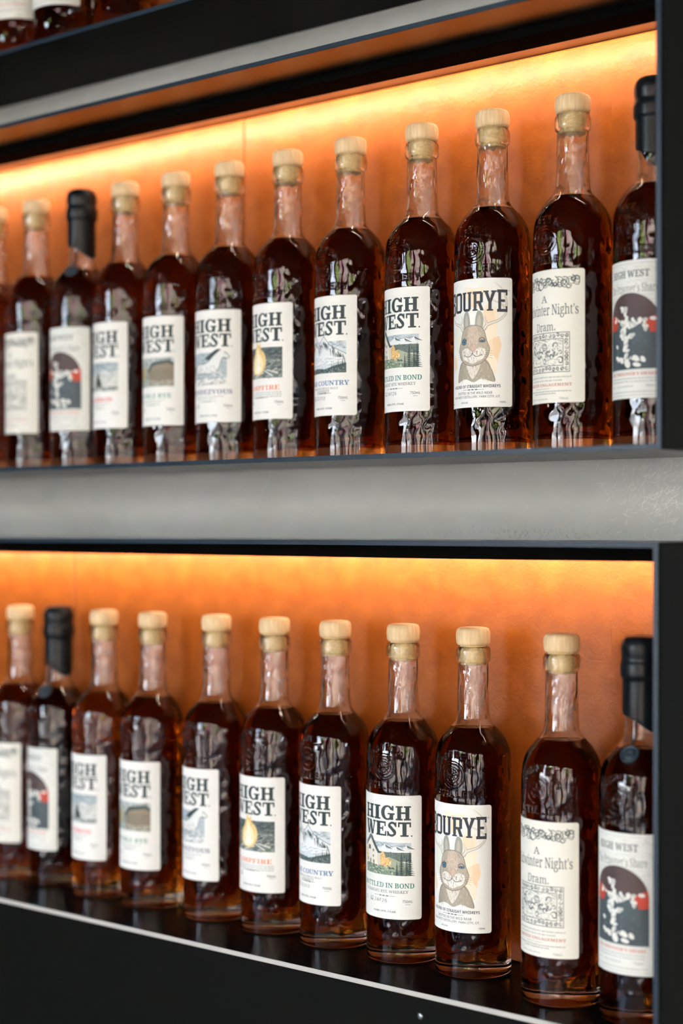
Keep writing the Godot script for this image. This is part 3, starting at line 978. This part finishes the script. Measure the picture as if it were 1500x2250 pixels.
func western(ch: String, x: float, y: float, w: float, h: float, c: Color) -> void:
	# tall condensed capitals with spurs
	var t := w * 0.26
	var u := h * 0.13
	match ch:
		"B":
			bar(x + 0.1 * w, y, x + 0.1 * w + t, y + h, c)
			for a in [0.0, 0.44, 0.87]:
				bar(x, y + a * h, x + 0.8 * w, y + a * h + u, c)
			bar(x + 0.66 * w, y + 0.08 * h, x + 0.66 * w + t, y + 0.42 * h, c)
			bar(x + 0.70 * w, y + 0.58 * h, x + 0.70 * w + t, y + 0.92 * h, c)
		"O":
			flat([x, y + 0.1 * h, x + 0.2 * w, y, x + 0.8 * w, y, x + w, y + 0.1 * h, x + w, y + 0.9 * h, x + 0.8 * w, y + h, x + 0.2 * w, y + h, x, y + 0.9 * h], c)
			bar(x + t, y + u, x + w - t, y + h - u, paper)
		"U":
			flat([x + 0.08 * w, y, x + 0.08 * w + t, y, x + 0.08 * w + t, y + h - u, x + 0.92 * w - t, y + h - u, x + 0.92 * w - t, y, x + 0.92 * w, y, x + 0.92 * w, y + 0.9 * h, x + 0.75 * w, y + h, x + 0.25 * w, y + h, x + 0.08 * w, y + 0.9 * h], c)
			for s in [0.0, 0.56]:
				bar(x + s * w, y, x + (s + 0.44) * w, y + u * 0.6, c)
		"R":
			bar(x + 0.1 * w, y, x + 0.1 * w + t, y + h, c)
			bar(x, y, x + 0.8 * w, y + u, c)
			bar(x + 0.1 * w, y + 0.5 * h, x + 0.8 * w, y + 0.5 * h + u, c)
			bar(x + 0.66 * w, y + 0.06 * h, x + 0.66 * w + t, y + 0.58 * h, c)
			flat([x + 0.48 * w, y + 0.6 * h, x + 0.74 * w, y + 0.6 * h, x + w, y + h, x + 0.7 * w, y + h], c)
			bar(x, y + h - u * 0.6, x + 0.46 * w, y + h, c)
		"Y":
			flat([x + 0.02 * w, y, x + 0.3 * w, y, x + 0.5 * w, y + 0.4 * h, x + 0.7 * w, y, x + 0.98 * w, y, x + 0.5 * w + t * 0.5, y + 0.58 * h, x + 0.5 * w + t * 0.5, y + h, x + 0.5 * w - t * 0.5, y + h, x + 0.5 * w - t * 0.5, y + 0.58 * h], c)
			bar(x - 0.04 * w, y, x + 0.4 * w, y + u * 0.6, c)
			bar(x + 0.6 * w, y, x + 1.04 * w, y + u * 0.6, c)
			bar(x + 0.25 * w, y + h - u * 0.6, x + 0.75 * w, y + h, c)
		"E":
			bar(x + 0.1 * w, y, x + 0.1 * w + t, y + h, c)
			for a in [0.0, 0.87]:
				bar(x, y + a * h, x + 0.96 * w, y + a * h + u, c)
			bar(x + 0.1 * w, y + 0.44 * h, x + 0.72 * w, y + 0.44 * h + u * 0.9, c)
			bar(x + 0.8 * w, y, x + 0.96 * w, y + 0.26 * h, c)
			bar(x + 0.8 * w, y + 0.74 * h, x + 0.96 * w, y + h, c)

func flourish(x0: float, y0: float, x1: float, y1: float, n: int, size: float, color: Color, r: RandomNumberGenerator) -> void:
	for k in n:
		var c := Vector2(lerpf(x0, x1, (k + 0.5) / n), r.randf_range(y0 + size, y1 - size))
		for s in 2:
			var pts := []
			var a0 := r.randf() * TAU
			for i in 8:
				var q := c + Vector2(cos(a0 + i * 0.8), sin(a0 + i * 0.8)) * size * (1.0 - i * 0.1)
				pts.append_array([clampf(q.x, x0, x1), clampf(q.y, y0, y1)])
			stroke(pts, 0.75, color, 0.3, 3)

func midwinter(r: RandomNumberGenerator) -> void:
	paper = Color8(230, 228, 217)
	cv.fill(paper)
	var c := Color8(70, 78, 78)
	flourish(5, 5, 75, 17.5, 13, 5.0, c, r)
	flourish(5, 5, 75, 17.5, 17, 2.6, c, r)
	words("A", 36, 22.4, 7, 6.2, c)
	words("Midwinter Night's", 6, 30.2, 68, 12.2, c)
	words("Dram.", 28, 46.4, 24, 7, c)
	# framed woodcut
	for e in [[14, 55, 66, 90, 0.6], [20, 60.5, 60, 84.5, 0.6]]:
		bar(e[0], e[1], e[2], e[1] + e[4], c)
		bar(e[0], e[3] - e[4], e[2], e[3], c)
		bar(e[0], e[1], e[0] + e[4], e[3], c)
		bar(e[2] - e[4], e[1], e[2], e[3], c)
	flourish(15, 55.8, 65, 60.3, 12, 1.7, c, r)
	flourish(15, 84.8, 65, 89.4, 12, 1.7, c, r)
	for k in 7:
		flourish(14.8, 60 + k * 3.4, 19.4, 64.4 + k * 3.4, 1, 1.7, c, r)
		flourish(60.6, 60 + k * 3.4, 65.2, 64.4 + k * 3.4, 1, 1.7, c, r)
	hatch(21, 61.5, 59, 84, 170, Color8(126, 134, 132), Vector2(1, 0.2), 4, 0.45, r)
	flourish(21, 62, 59, 83.5, 9, 3.6, c, r)
	flourish(21, 68, 59, 83.5, 9, 2.4, c, r)
	for k in 26:
		oval(Vector2(r.randf_range(24, 56), r.randf_range(64, 81)), 1.4, 0.9, paper, r.randf() * 3.0, 10)
	fine_print(13, 67, 93.2, 1.5, c.lerp(paper, 0.25), r)
	fine_print(17, 58, 96.2, 1.5, c.lerp(paper, 0.25), r)
	words("LIMITED ENGAGEMENT", 12, 99.6, 56, 2.5, Color8(170, 92, 82), "Droid Serif", true)
	bar(26, 104.0, 46, 104.2, c)
	fine_print(11, 68, 105.8, 1.1, c, r)
	fine_print(24, 52, 107.8, 1.1, c, r)
	fine_print(8, 12, 112, 1.2, c.lerp(paper, 0.4), r)
	fine_print(20, 44, 112.4, 1.2, c.lerp(paper, 0.4), r)
	words("750mL", 56, 112, 9, 1.9, c.lerp(paper, 0.2))

func share(r: RandomNumberGenerator) -> void:
	paper = Color8(226, 227, 219)
	cv.fill(paper)
	var c := Color8(48, 56, 58)
	hatch(3, 4, 77, 40, 330, Color8(186, 190, 184), Vector2(1, 0.15), 6, 0.4, r)
	for e in [[2.4, 2.4, 77.6, 114.2]]:
		for s in [[e[0], e[1], e[2], e[1] + 0.4], [e[0], e[3] - 0.4, e[2], e[3]], [e[0], e[1], e[0] + 0.4, e[3]], [e[2] - 0.4, e[1], e[2], e[3]]]:
			bar(s[0], s[1], s[2], s[3], Color8(170, 174, 170))
	bar(13, 7.2, 63, 15.8, paper)
	words("HIGH WEST", 16, 8.4, 44, 6.0, c, "Droid Serif", true)
	bar(10, 19, 70, 28.4, paper)
	words("The Prisoner's Share", 12, 19.6, 56, 7.6, Color8(110, 116, 116))
	# arch
	var arch := PackedVector2Array()
	for i in 33:
		var a := PI + PI * i / 32.0
		arch.append(Vector2(40 + cos(a) * 29.4, 54 + sin(a) * 26.5))
	arch.append(Vector2(69.4, 92))
	arch.append(Vector2(10.6, 92))
	var rim := PackedVector2Array()
	for p in arch:
		rim.append(Vector2(40, 62) + (p - Vector2(40, 62)) * 1.045)
	poly(rim, Color8(214, 216, 208))
	poly(arch, Color8(62, 74, 80))
	var cap := PackedVector2Array()
	for i in 33:
		var a := PI + PI * i / 32.0
		cap.append(Vector2(40 + cos(a) * 29.4, 54 + sin(a) * 26.5))
	poly(cap, Color8(74, 60, 60))
	flat([10.6, 54, 12, 44, 27, 48, 24, 58, 10.8, 59], Color8(176, 62, 46))
	flat([69.4, 54, 68, 46, 53, 52, 54, 62, 69.4, 61], Color8(176, 62, 46))
	blob([23, 60, 30, 52, 40, 49, 52, 52, 60, 60, 62, 76, 50, 70, 36, 66], Color8(66, 80, 86))
	# pale carved figure
	var w := Color8(226, 226, 218)
	for a in [[31, 40, 36, 43, 3.4], [35, 44, 38, 52, 2.2], [30, 52, 42, 55, 3.6], [42, 55, 54, 52, 3.2], [54, 52, 57, 58, 2.4], [30, 52, 20, 46, 1.6], [35, 56, 32, 64, 3.6], [29, 64, 42, 64, 3.4], [36, 67, 38, 76, 2.8], [38, 76, 36, 82, 2.2], [36, 82, 26, 84, 1.5], [38, 82, 52, 85, 1.6]]:
		for k in 9:
			var t := k / 8.0
			oval(Vector2(lerpf(a[0], a[2], t) + r.randfn(0, 0.35) * a[4], lerpf(a[1], a[3], t) + r.randfn(0, 0.35) * a[4]), a[4] * r.randf_range(0.4, 1.0), a[4] * r.randf_range(0.35, 0.8), w if k % 4 else Color8(188, 190, 184), r.randf() * 3.0, 14)
	for a in [[24, 72, 2.2, 1.6], [25, 82, 3.4, 1.8], [31, 84, 3.4, 2.2], [38, 87, 4.2, 3.0], [47, 83, 3.6, 2.4], [54, 84, 3, 2], [48, 88.4, 4, 1.8], [21, 50, 1.8, 2.4], [63, 50, 3, 1.6], [44, 50, 1.6, 1.6]]:
		oval(Vector2(a[0], a[1]), a[2], a[3], w, r.randf())
	for k in 40:
		var p := Vector2(r.randf_range(24, 58), r.randf_range(48, 88))
		line(p, p + Vector2(r.randf_range(-2, 2), r.randf_range(0.5, 2)), 0.35, Color8(150, 156, 152), 0.1)
	words("THE PRISONER'S SHARE", 13, 94.6, 54, 2.6, Color8(186, 92, 84), "Droid Serif", true)
	fine_print(14, 66, 99, 1.3, c.lerp(paper, 0.35), r)
	fine_print(14, 66, 101.6, 1.3, c.lerp(paper, 0.35), r)
	fine_print(14, 20, 105.4, 1.6, c.lerp(paper, 0.5), r)
	fine_print(24, 44, 105.4, 1.6, c.lerp(paper, 0.5), r)
	words("750mL", 56, 105.2, 9, 1.9, c.lerp(paper, 0.3))
	fine_print(12, 68, 110.4, 1.2, c.lerp(paper, 0.4), r)

func label_material(kind: String) -> StandardMaterial3D:
	if M.has("label_" + kind):
		return M["label_" + kind]
	var r := RandomNumberGenerator.new()
	r.seed = hash(kind)
	paper = Color8(236, 235, 229)
	canvas(LW, LH, paper)
	match kind:
		"rabbit":
			rabbit(r)
		"midwinter":
			midwinter(r)
		"share":
			share(r)
		_:
			rules()
			big_name()
			art(kind, r)
			match kind:
				"lodge", "lodge_2":
					sub("BOTTLED IN BOND", Color8(44, 112, 98))
					words("STRAIGHT RYE WHISKEY", 14, 89.4, 52, 2.6, ink)
					foot("24F26", r)
				"peak":
					sub("HIGH COUNTRY", Color8(44, 92, 146))
					words("AMERICAN SINGLE MALT", 20, 89.0, 40, 2.0, ink.lerp(paper, 0.2))
					words("WHISKEY", 30, 91.8, 20, 2.6, ink.lerp(paper, 0.2))
					foot("22J13", r)
				"fire":
					sub("CAMPFIRE", Color8(216, 112, 74), 14, 66)
					for k in 3:
						fine_print(12, 68, 88.8 + k * 2.2, 1.3, ink.lerp(paper, 0.35), r)
					foot("", r)
				"horse":
					sub("RENDEZVOUS", Color8(70, 72, 104), 10, 70)
					fine_print(14, 60, 89, 1.3, ink.lerp(paper, 0.35), r)
					fine_print(18, 52, 91.4, 1.3, ink.lerp(paper, 0.35), r)
					foot("", r)
				"barn":
					sub("DOUBLE RYE", Color8(72, 128, 108), 12, 66)
					fine_print(16, 58, 89, 1.3, ink.lerp(paper, 0.35), r)
					fine_print(16, 52, 91.4, 1.3, ink.lerp(paper, 0.35), r)
					foot("", r)
				"prairie":
					sub("BOURBON", Color8(200, 82, 70), 14, 62)
					fine_print(16, 58, 89, 1.3, ink.lerp(paper, 0.35), r)
					fine_print(16, 50, 91.4, 1.3, ink.lerp(paper, 0.35), r)
					foot("", r)
			ornament(94.9)
	cv.resize(cv.get_width() / 2, cv.get_height() / 2, Image.INTERPOLATE_BILINEAR)
	var m := pm(Color(1, 1, 1), 0.55, 0.0, 0.4)
	m.albedo_texture = ImageTexture.create_from_image(cv)
	m.texture_repeat = false
	M["label_" + kind] = m
	return m

func emboss() -> ImageTexture:
	# relief of the bottle's side, one turn wide and from the foot to the shoulder high: hammered glass, the maker's ring and raised lettering
	var n := 1024
	var keep := PPM
	canvas(n / PPM, n / PPM, Color.BLACK)
	# millimetres here: one turn is 73.14 units wide in x and the height runs to 73.14 in y
	var sx := n / PPM / 221.8        # units per millimetre round the bottle
	var sy := n / PPM / 233.1        # units per millimetre of height
	var mid := n / PPM * 0.5
	var txt := "DISTILLERY"
	var wide := [5.2, 2.0, 4.4, 4.6, 2.0, 4.2, 4.2, 4.4, 4.8, 4.8]
	var total := 0.0
	for w in wide:
		total += w + 1.9
	var x := -total * 0.5
	for i in txt.length():
		words(txt[i], mid + x * sx, (233.1 - 171.6) * sy, wide[i] * sx, 6.6 * sy, Color.WHITE, "Droid Sans", true)
		x += wide[i] + 1.9
	# ring with its figure
	for k in [[12.4, Color.WHITE], [10.0, Color.BLACK], [7.2, Color.WHITE], [5.2, Color.BLACK]]:
		oval(Vector2(mid, (233.1 - 185.5) * sy), k[0] * sx, k[0] * sy, k[1], 0.0, 40)
	for k in 5:
		var a := -PI / 2 + TAU * k / 5
		line(Vector2(mid, (233.1 - 185.5) * sy) + Vector2(cos(a) * 0.6 * sx, sin(a) * 0.6 * sy), Vector2(mid, (233.1 - 185.5) * sy) + Vector2(cos(a) * 5.6 * sx, sin(a) * 5.6 * sy), 1.6 * sx, Color.WHITE)
	var up := "HIGHWEST"
	for i in 8:
		var a := deg_to_rad(-74.0 + i * 21.1)
		words(up[i], mid + (sin(a) * 19.0 - 2.2) * sx, (233.1 - 186.0 - cos(a) * 19.0 - 2.5) * sy, 5.0 * sx, 6.2 * sy, Color.WHITE, "Droid Sans", true)
	cv.resize(n / 2, n / 2, Image.INTERPOLATE_BILINEAR)
	cv.resize(n, n, Image.INTERPOLATE_CUBIC)
	cv.convert(Image.FORMAT_RF)
	var a1 := cv.get_data().to_float32_array()
	var ham := noise_field(512, 512, 0.034, 51, FastNoiseLite.TYPE_SIMPLEX_SMOOTH, 1, 1.0, 1.0)
	var big := noise_field(512, 512, 0.015, 52, FastNoiseLite.TYPE_SIMPLEX_SMOOTH, 1, 1.0, 0.5)
	for i in ham.size():
		ham[i] = 0.21 * ham[i] + 0.24 * big[i]
	var im := Image.create_from_data(512, 512, false, Image.FORMAT_RF, ham.to_byte_array())
	im.resize(n, n, Image.INTERPOLATE_CUBIC)
	var a2 := im.get_data().to_float32_array()
	for i in a1.size():
		var yy := (1.0 - float(i / n) / n) * 233.1
		var xx := absf(float(i % n) / n - 0.5) * 221.8
		var calm := lerpf(1.0, 0.25, smoothstep(156.0, 164.0, yy) * smoothstep(52.0, 40.0, xx))    # smoother round the raised marks
		a2[i] = 0.5 + a2[i] * calm * smoothstep(8.0, 34.0, yy) * smoothstep(233.0, 205.0, yy) + clampf(a1[i], 0.0, 1.0) * 0.95
	return float_texture(a2, n, n)

# ---------------------------------------------------------------- the bottles
func waxed(q: Vector2, a: float) -> Vector2:
	# the dipped seal hangs lower on one side
	if q.y < 0.284:
		var t := (0.284 - q.y) / (0.284 - 0.256)
		q.y -= t * (0.006 + 0.0085 * cos(a - 0.9) + 0.0016 * sin(a * 3.0))
	return q

func build_bottle_meshes() -> void:
	var outer := rounded([[0.0, 0.0035], [0.020, 0.0022, 0.006], [0.0315, 0.0, 0.0025], [RB, 0.0008, 0.0045], [RB, 0.1950, 0.010], [0.0336, 0.2085, 0.007], [0.0286, 0.2185, 0.006], [0.0210, 0.2265, 0.006], [0.0160, 0.2325, 0.006], [0.0149, 0.2440, 0.008], [0.0141, 0.2860]], 7)
	var st := start()
	add_lathe(st, outer, 96, 0.2331, 0.6)
	var am := st.commit()
	var upper := rounded([[0.0141, 0.2860], [0.0158, 0.2872, 0.001], [0.0164, 0.2895, 0.0012], [0.0164, 0.2975, 0.0015], [0.0150, 0.3008, 0.0015], [0.0130, 0.3012, 0.0006], [0.0124, 0.2985, 0.001], [0.0124, 0.2420, 0.008], [0.0138, 0.2318, 0.005], [0.0192, 0.2262, 0.002], [0.0184, 0.2258, 0.0008], [0.0, 0.2256]], 5)
	st = start()
	add_lathe(st, upper, 96, 0.0, 0.6)
	st.commit(am)
	am.surface_set_material(0, M.glass_body)
	am.surface_set_material(1, M.glass_neck)
	meshes.glass = am
	var inner := rounded([[0.0, 0.0200], [0.020, 0.0165, 0.010], [RB - 0.0030, 0.0120, 0.007], [RB - 0.0022, 0.034], [RB - 0.0022, 0.1940, 0.010], [0.0312, 0.2070, 0.007], [0.0264, 0.2165, 0.006], [0.0192, 0.2252, 0.001], [0.0, 0.2253]], 6)
	st = start()
	add_lathe(st, inner, 72, 0.0, 0.6)
	var wm := st.commit()
	# the deep middle of the drink, which only rays through its full thickness cross
	st = start()
	add_lathe(st, rounded([[0.0, 0.0240], [0.0140, 0.0230, 0.004], [0.0165, 0.0300, 0.006], [0.0165, 0.2050, 0.010], [0.0120, 0.2180, 0.006], [0.0, 0.2200]], 6), 48, 0.0, 0.6)
	st.commit(wm)
	meshes.whiskey = wm
	meshes.cap = lathe(rounded([[0, 0.3018], [0.0138, 0.3018, 0.002], [0.0156, 0.3040, 0.003], [0.0162, 0.3120, 0.004], [0.0150, 0.3180, 0.006], [0.0080, 0.3190, 0.004], [0, 0.3190]], 7), 64, 0.5)
	meshes.plug = lathe(rounded([[0, 0.2838], [0.0112, 0.2838, 0.0012], [0.0121, 0.2855, 0.001], [0.0121, 0.3018], [0, 0.3018]], 4), 40)
	meshes.seal = lathe(rounded([[0.0150, 0.2560], [0.0158, 0.2556, 0.0006], [0.0162, 0.2575, 0.0008], [0.0162, 0.2835, 0.003], [0.0180, 0.2865, 0.003], [0.0182, 0.2960, 0.004], [0.0166, 0.3005, 0.003], [0.0174, 0.3050, 0.003], [0.0178, 0.3120, 0.006], [0.0150, 0.3190, 0.007], [0.0070, 0.3210, 0.006], [0, 0.3212]], 7), 72, 0.4, true)
	meshes.disc = lathe(rounded([[0, -0.0014], [0.0080, -0.0014, 0.0006], [0.0086, 0.0, 0.001], [0.0080, 0.0014, 0.0006], [0.0066, 0.0014, 0.0004], [0.0060, 0.0009, 0.0004], [0.0050, 0.0009, 0.0004], [0.0044, 0.0015, 0.0004], [0.0014, 0.0015, 0.0004], [0.0008, 0.0009], [0, 0.0009]], 3), 40, 0.5)
	# label: a thin sheet round the glass, with rounded corners
	st = start()
	var rl := RB + 0.0003
	var rows := []
	var cr := 0.0022
	for k in 6:
		var t := PI * 0.5 * k / 5.0
		rows.append([LABEL_LOW + cr * (1 - cos(t)), cr * (1 - sin(t))])
	rows.append([0.5 * (LABEL_LOW + LABEL_HIGH), 0.0])
	for k in 6:
		var t := PI * 0.5 * (5 - k) / 5.0
		rows.append([LABEL_HIGH - cr * (1 - cos(t)), cr * (1 - sin(t))])
	var cols := 44
	var grid := []
	for row in rows:
		var g := []
		for c in cols + 1:
			var half: float = LABEL_HALF - row[1] / rl
			var a := lerpf(-half, half, float(c) / cols)
			g.append([Vector3(sin(a) * rl, row[0], cos(a) * rl), Vector3(sin(a), 0, cos(a)), Vector2(0.5 + a / (2 * LABEL_HALF), (LABEL_HIGH - row[0]) / (LABEL_HIGH - LABEL_LOW))])
		grid.append(g)
	for j in rows.size() - 1:
		for c in cols:
			var q := [grid[j][c], grid[j][c + 1], grid[j + 1][c + 1], grid[j + 1][c]]
			quad(st, [q[0][0], q[1][0], q[2][0], q[3][0]], [q[0][1], q[1][1], q[2][1], q[3][1]], [q[0][2], q[1][2], q[2][2], q[3][2]])
	# its edge and its back
	var rim := []
	for c in cols + 1:
		rim.append([grid[0][c], Vector3.DOWN])
	for j in range(1, rows.size()):
		rim.append([grid[j][cols], Vector3(cos(LABEL_HALF), 0, -sin(LABEL_HALF))])
	for c in range(cols - 1, -1, -1):
		rim.append([grid[rows.size() - 1][c], Vector3.UP])
	for j in range(rows.size() - 2, -1, -1):
		rim.append([grid[j][0], Vector3(-cos(LABEL_HALF), 0, -sin(LABEL_HALF))])
	for i in rim.size() - 1:
		var a: Vector3 = rim[i][0][0]
		var b: Vector3 = rim[i + 1][0][0]
		var ai: Vector3 = a - rim[i][0][1] * 0.00022
		var bi: Vector3 = b - rim[i + 1][0][1] * 0.00022
		var nn: Vector3 = rim[i][1] if i < rim.size() / 2 else rim[i + 1][1]
		quad(st, [a, b, bi, ai], [nn, nn, nn, nn], [rim[i][0][2], rim[i + 1][0][2], rim[i + 1][0][2], rim[i][0][2]])
	meshes.label = st.commit()

func bottle(at: Vector3, kind: String, fill: String, edge: float, sealed: bool, label: String, group: String, medal := 0.0) -> void:
	# edge: how far right of its middle, in degrees as seen from the camera, the right edge of its label lies
	var towards := rad_to_deg(atan2(-at.x, -at.z))
	var yaw := towards + edge - rad_to_deg(LABEL_HALF)
	var t := thing("whiskey_bottle", at, label, "bottle", group, deg_to_rad(yaw))
	put(meshes.glass, "glass", null, t)
	var drink := put(meshes.whiskey, "whiskey", null, t)
	drink.set_surface_override_material(0, M[fill])
	drink.set_surface_override_material(1, M[fill + "_core"])
	put(meshes.label, "label", label_material(kind), t)
	put(meshes.plug, "cork", M.cork, t)
	if not sealed:
		var cap := put(meshes.cap, "stopper_cap", M.wood, t)
		cap.rotation.y = at.x * 40.0
		return
	var ws := put(meshes.seal, "wax_seal", M.wax, t)
	var ang := deg_to_rad(towards + medal - yaw)      # where the tag hangs, seen from the camera
	ws.rotation.y = ang - 0.9 + 1.4
	var out := Vector3(sin(ang), 0, cos(ang))
	var side := Vector3(cos(ang), 0, -sin(ang))
	for s in [-1.0, 1.0]:
		put(tube(PackedVector3Array([out * 0.0152 + side * 0.0015 * s + Vector3(0, 0.266, 0), out * 0.0166 + side * 0.0016 * s + Vector3(0, 0.250, 0), out * 0.0172 + side * 0.0012 * s + Vector3(0, 0.238, 0), out * 0.0235 + side * 0.0006 * s + Vector3(0, 0.2275, 0)]), 0.0007), "cord", M.cord, t)
	var d := put(meshes.disc, "seal_tag", M.tag, t, out * 0.0276 + Vector3(0, 0.2235, 0))
	d.basis = Basis(side, (out * 0.78 + Vector3.UP * 0.62).normalized(), side.cross((out * 0.78 + Vector3.UP * 0.62).normalized()))

func bottles() -> void:
	build_bottle_meshes()
	var what := {
		"rabbit": "antlered rabbit label", "midwinter": "framed woodcut label", "share": "dark arch label", "lodge": "mountain lodge picture label",
		"peak": "mountain peak picture label with blue title", "fire": "campfire picture label", "horse": "running horse picture label", "barn": "barn picture label with green title", "prairie": "lone animal picture label with red title",
	}
	# image x, label kind, fill, label edge, medal side
	var lower := [
		[-0.645, "share", "dark", 26.0, -20.0], [-0.725, "midwinter", "dark", 24.0, 0.0], [-0.834, "rabbit", "dark", 27.7, 0.0], [-0.915, "lodge", "dark", 29.0, 0.0], [-1.000, "peak", "dark", 9.0, 0.0],
		[-1.083, "fire", "dark", 17.0, 0.0], [-1.167, "horse", "dark", 4.0, 0.0], [-1.258, "barn", "mid", 13.0, 0.0], [-1.337, "prairie", "amber", 4.0, 0.0], [-1.418, "share", "dark", -3.0, -34.0], [-1.489, "midwinter", "dark", 1.0, 0.0],
	]
	var lz := [-1.205, -1.209, -1.232, -1.232, -1.233, -1.236, -1.238, -1.233, -1.234, -1.238, -1.240]
	var upper := [
		[-0.640, "share", "dark", 24.0, 20.0], [-0.7195, "midwinter", "dark", 17.0, 0.0], [-0.8037, "rabbit", "dark", 30.0, 0.0], [-0.883, "lodge", "dark", 12.0, 0.0], [-0.969, "peak", "dark", 10.0, 0.0],
		[-1.050, "fire", "dark", 8.0, 0.0], [-1.130, "horse", "dark", 20.0, 0.0], [-1.208, "barn", "mid", 13.6, 0.0], [-1.286, "prairie", "mid", 4.0, 0.0], [-1.357, "share", "dark", 15.0, -24.0], [-1.435, "midwinter", "dark", 3.5, 0.0], [-1.5115, "prairie", "mid", 4.0, 0.0],
	]
	for row in 2:
		var list: Array = [upper, lower][row]
		var shelf: String = ["upper", "lower"][row]
		for i in list.size():
			var b: Array = list[i]
			var sealed: bool = b[1] == "share"
			var first: String = "whiskey bottle with " + what[b[1]]
			if b[1] == "share":
				first = "wax-sealed " + first
				first += " beside the right frame" if i == 0 else " at the left end"
			elif b[1] == "midwinter":
				first += ", second from right frame" if i == 1 else ", left of the sealed one"
			elif row == 0 and i == 11:
				first = "whiskey bottle mostly cut off at the left image edge"
			bottle(Vector3(b[0] * (1.0144 if row == 0 else 1.0), EYE + (0.067 if row == 0 else -0.411), -1.236 if row == 0 else lz[i]), b[1], b[2], b[3], sealed, first + (" on the upper shelf" if row == 0 else " on the lower shelf"), "whiskey bottles on the %s shelf" % shelf, b[4])
	var n := 0
	for b in [[-1.462, "midwinter", "dark", 26.0, "leftmost whiskey bottle on the topmost shelf, only its foot in view"], [-1.385, "share", "dark", 27.0, "second whiskey bottle from the left on the topmost shelf"], [-1.287, "prairie", "mid", -75.0, "rightmost whiskey bottle in view on the topmost shelf, without visible label"]]:
		bottle(Vector3(b[0] * 0.9766, EYE + 0.5295, -1.190), b[1], b[2], b[3], b[1] == "share", b[4], "whiskey bottles on the topmost shelf", 0.0)
		n += 1
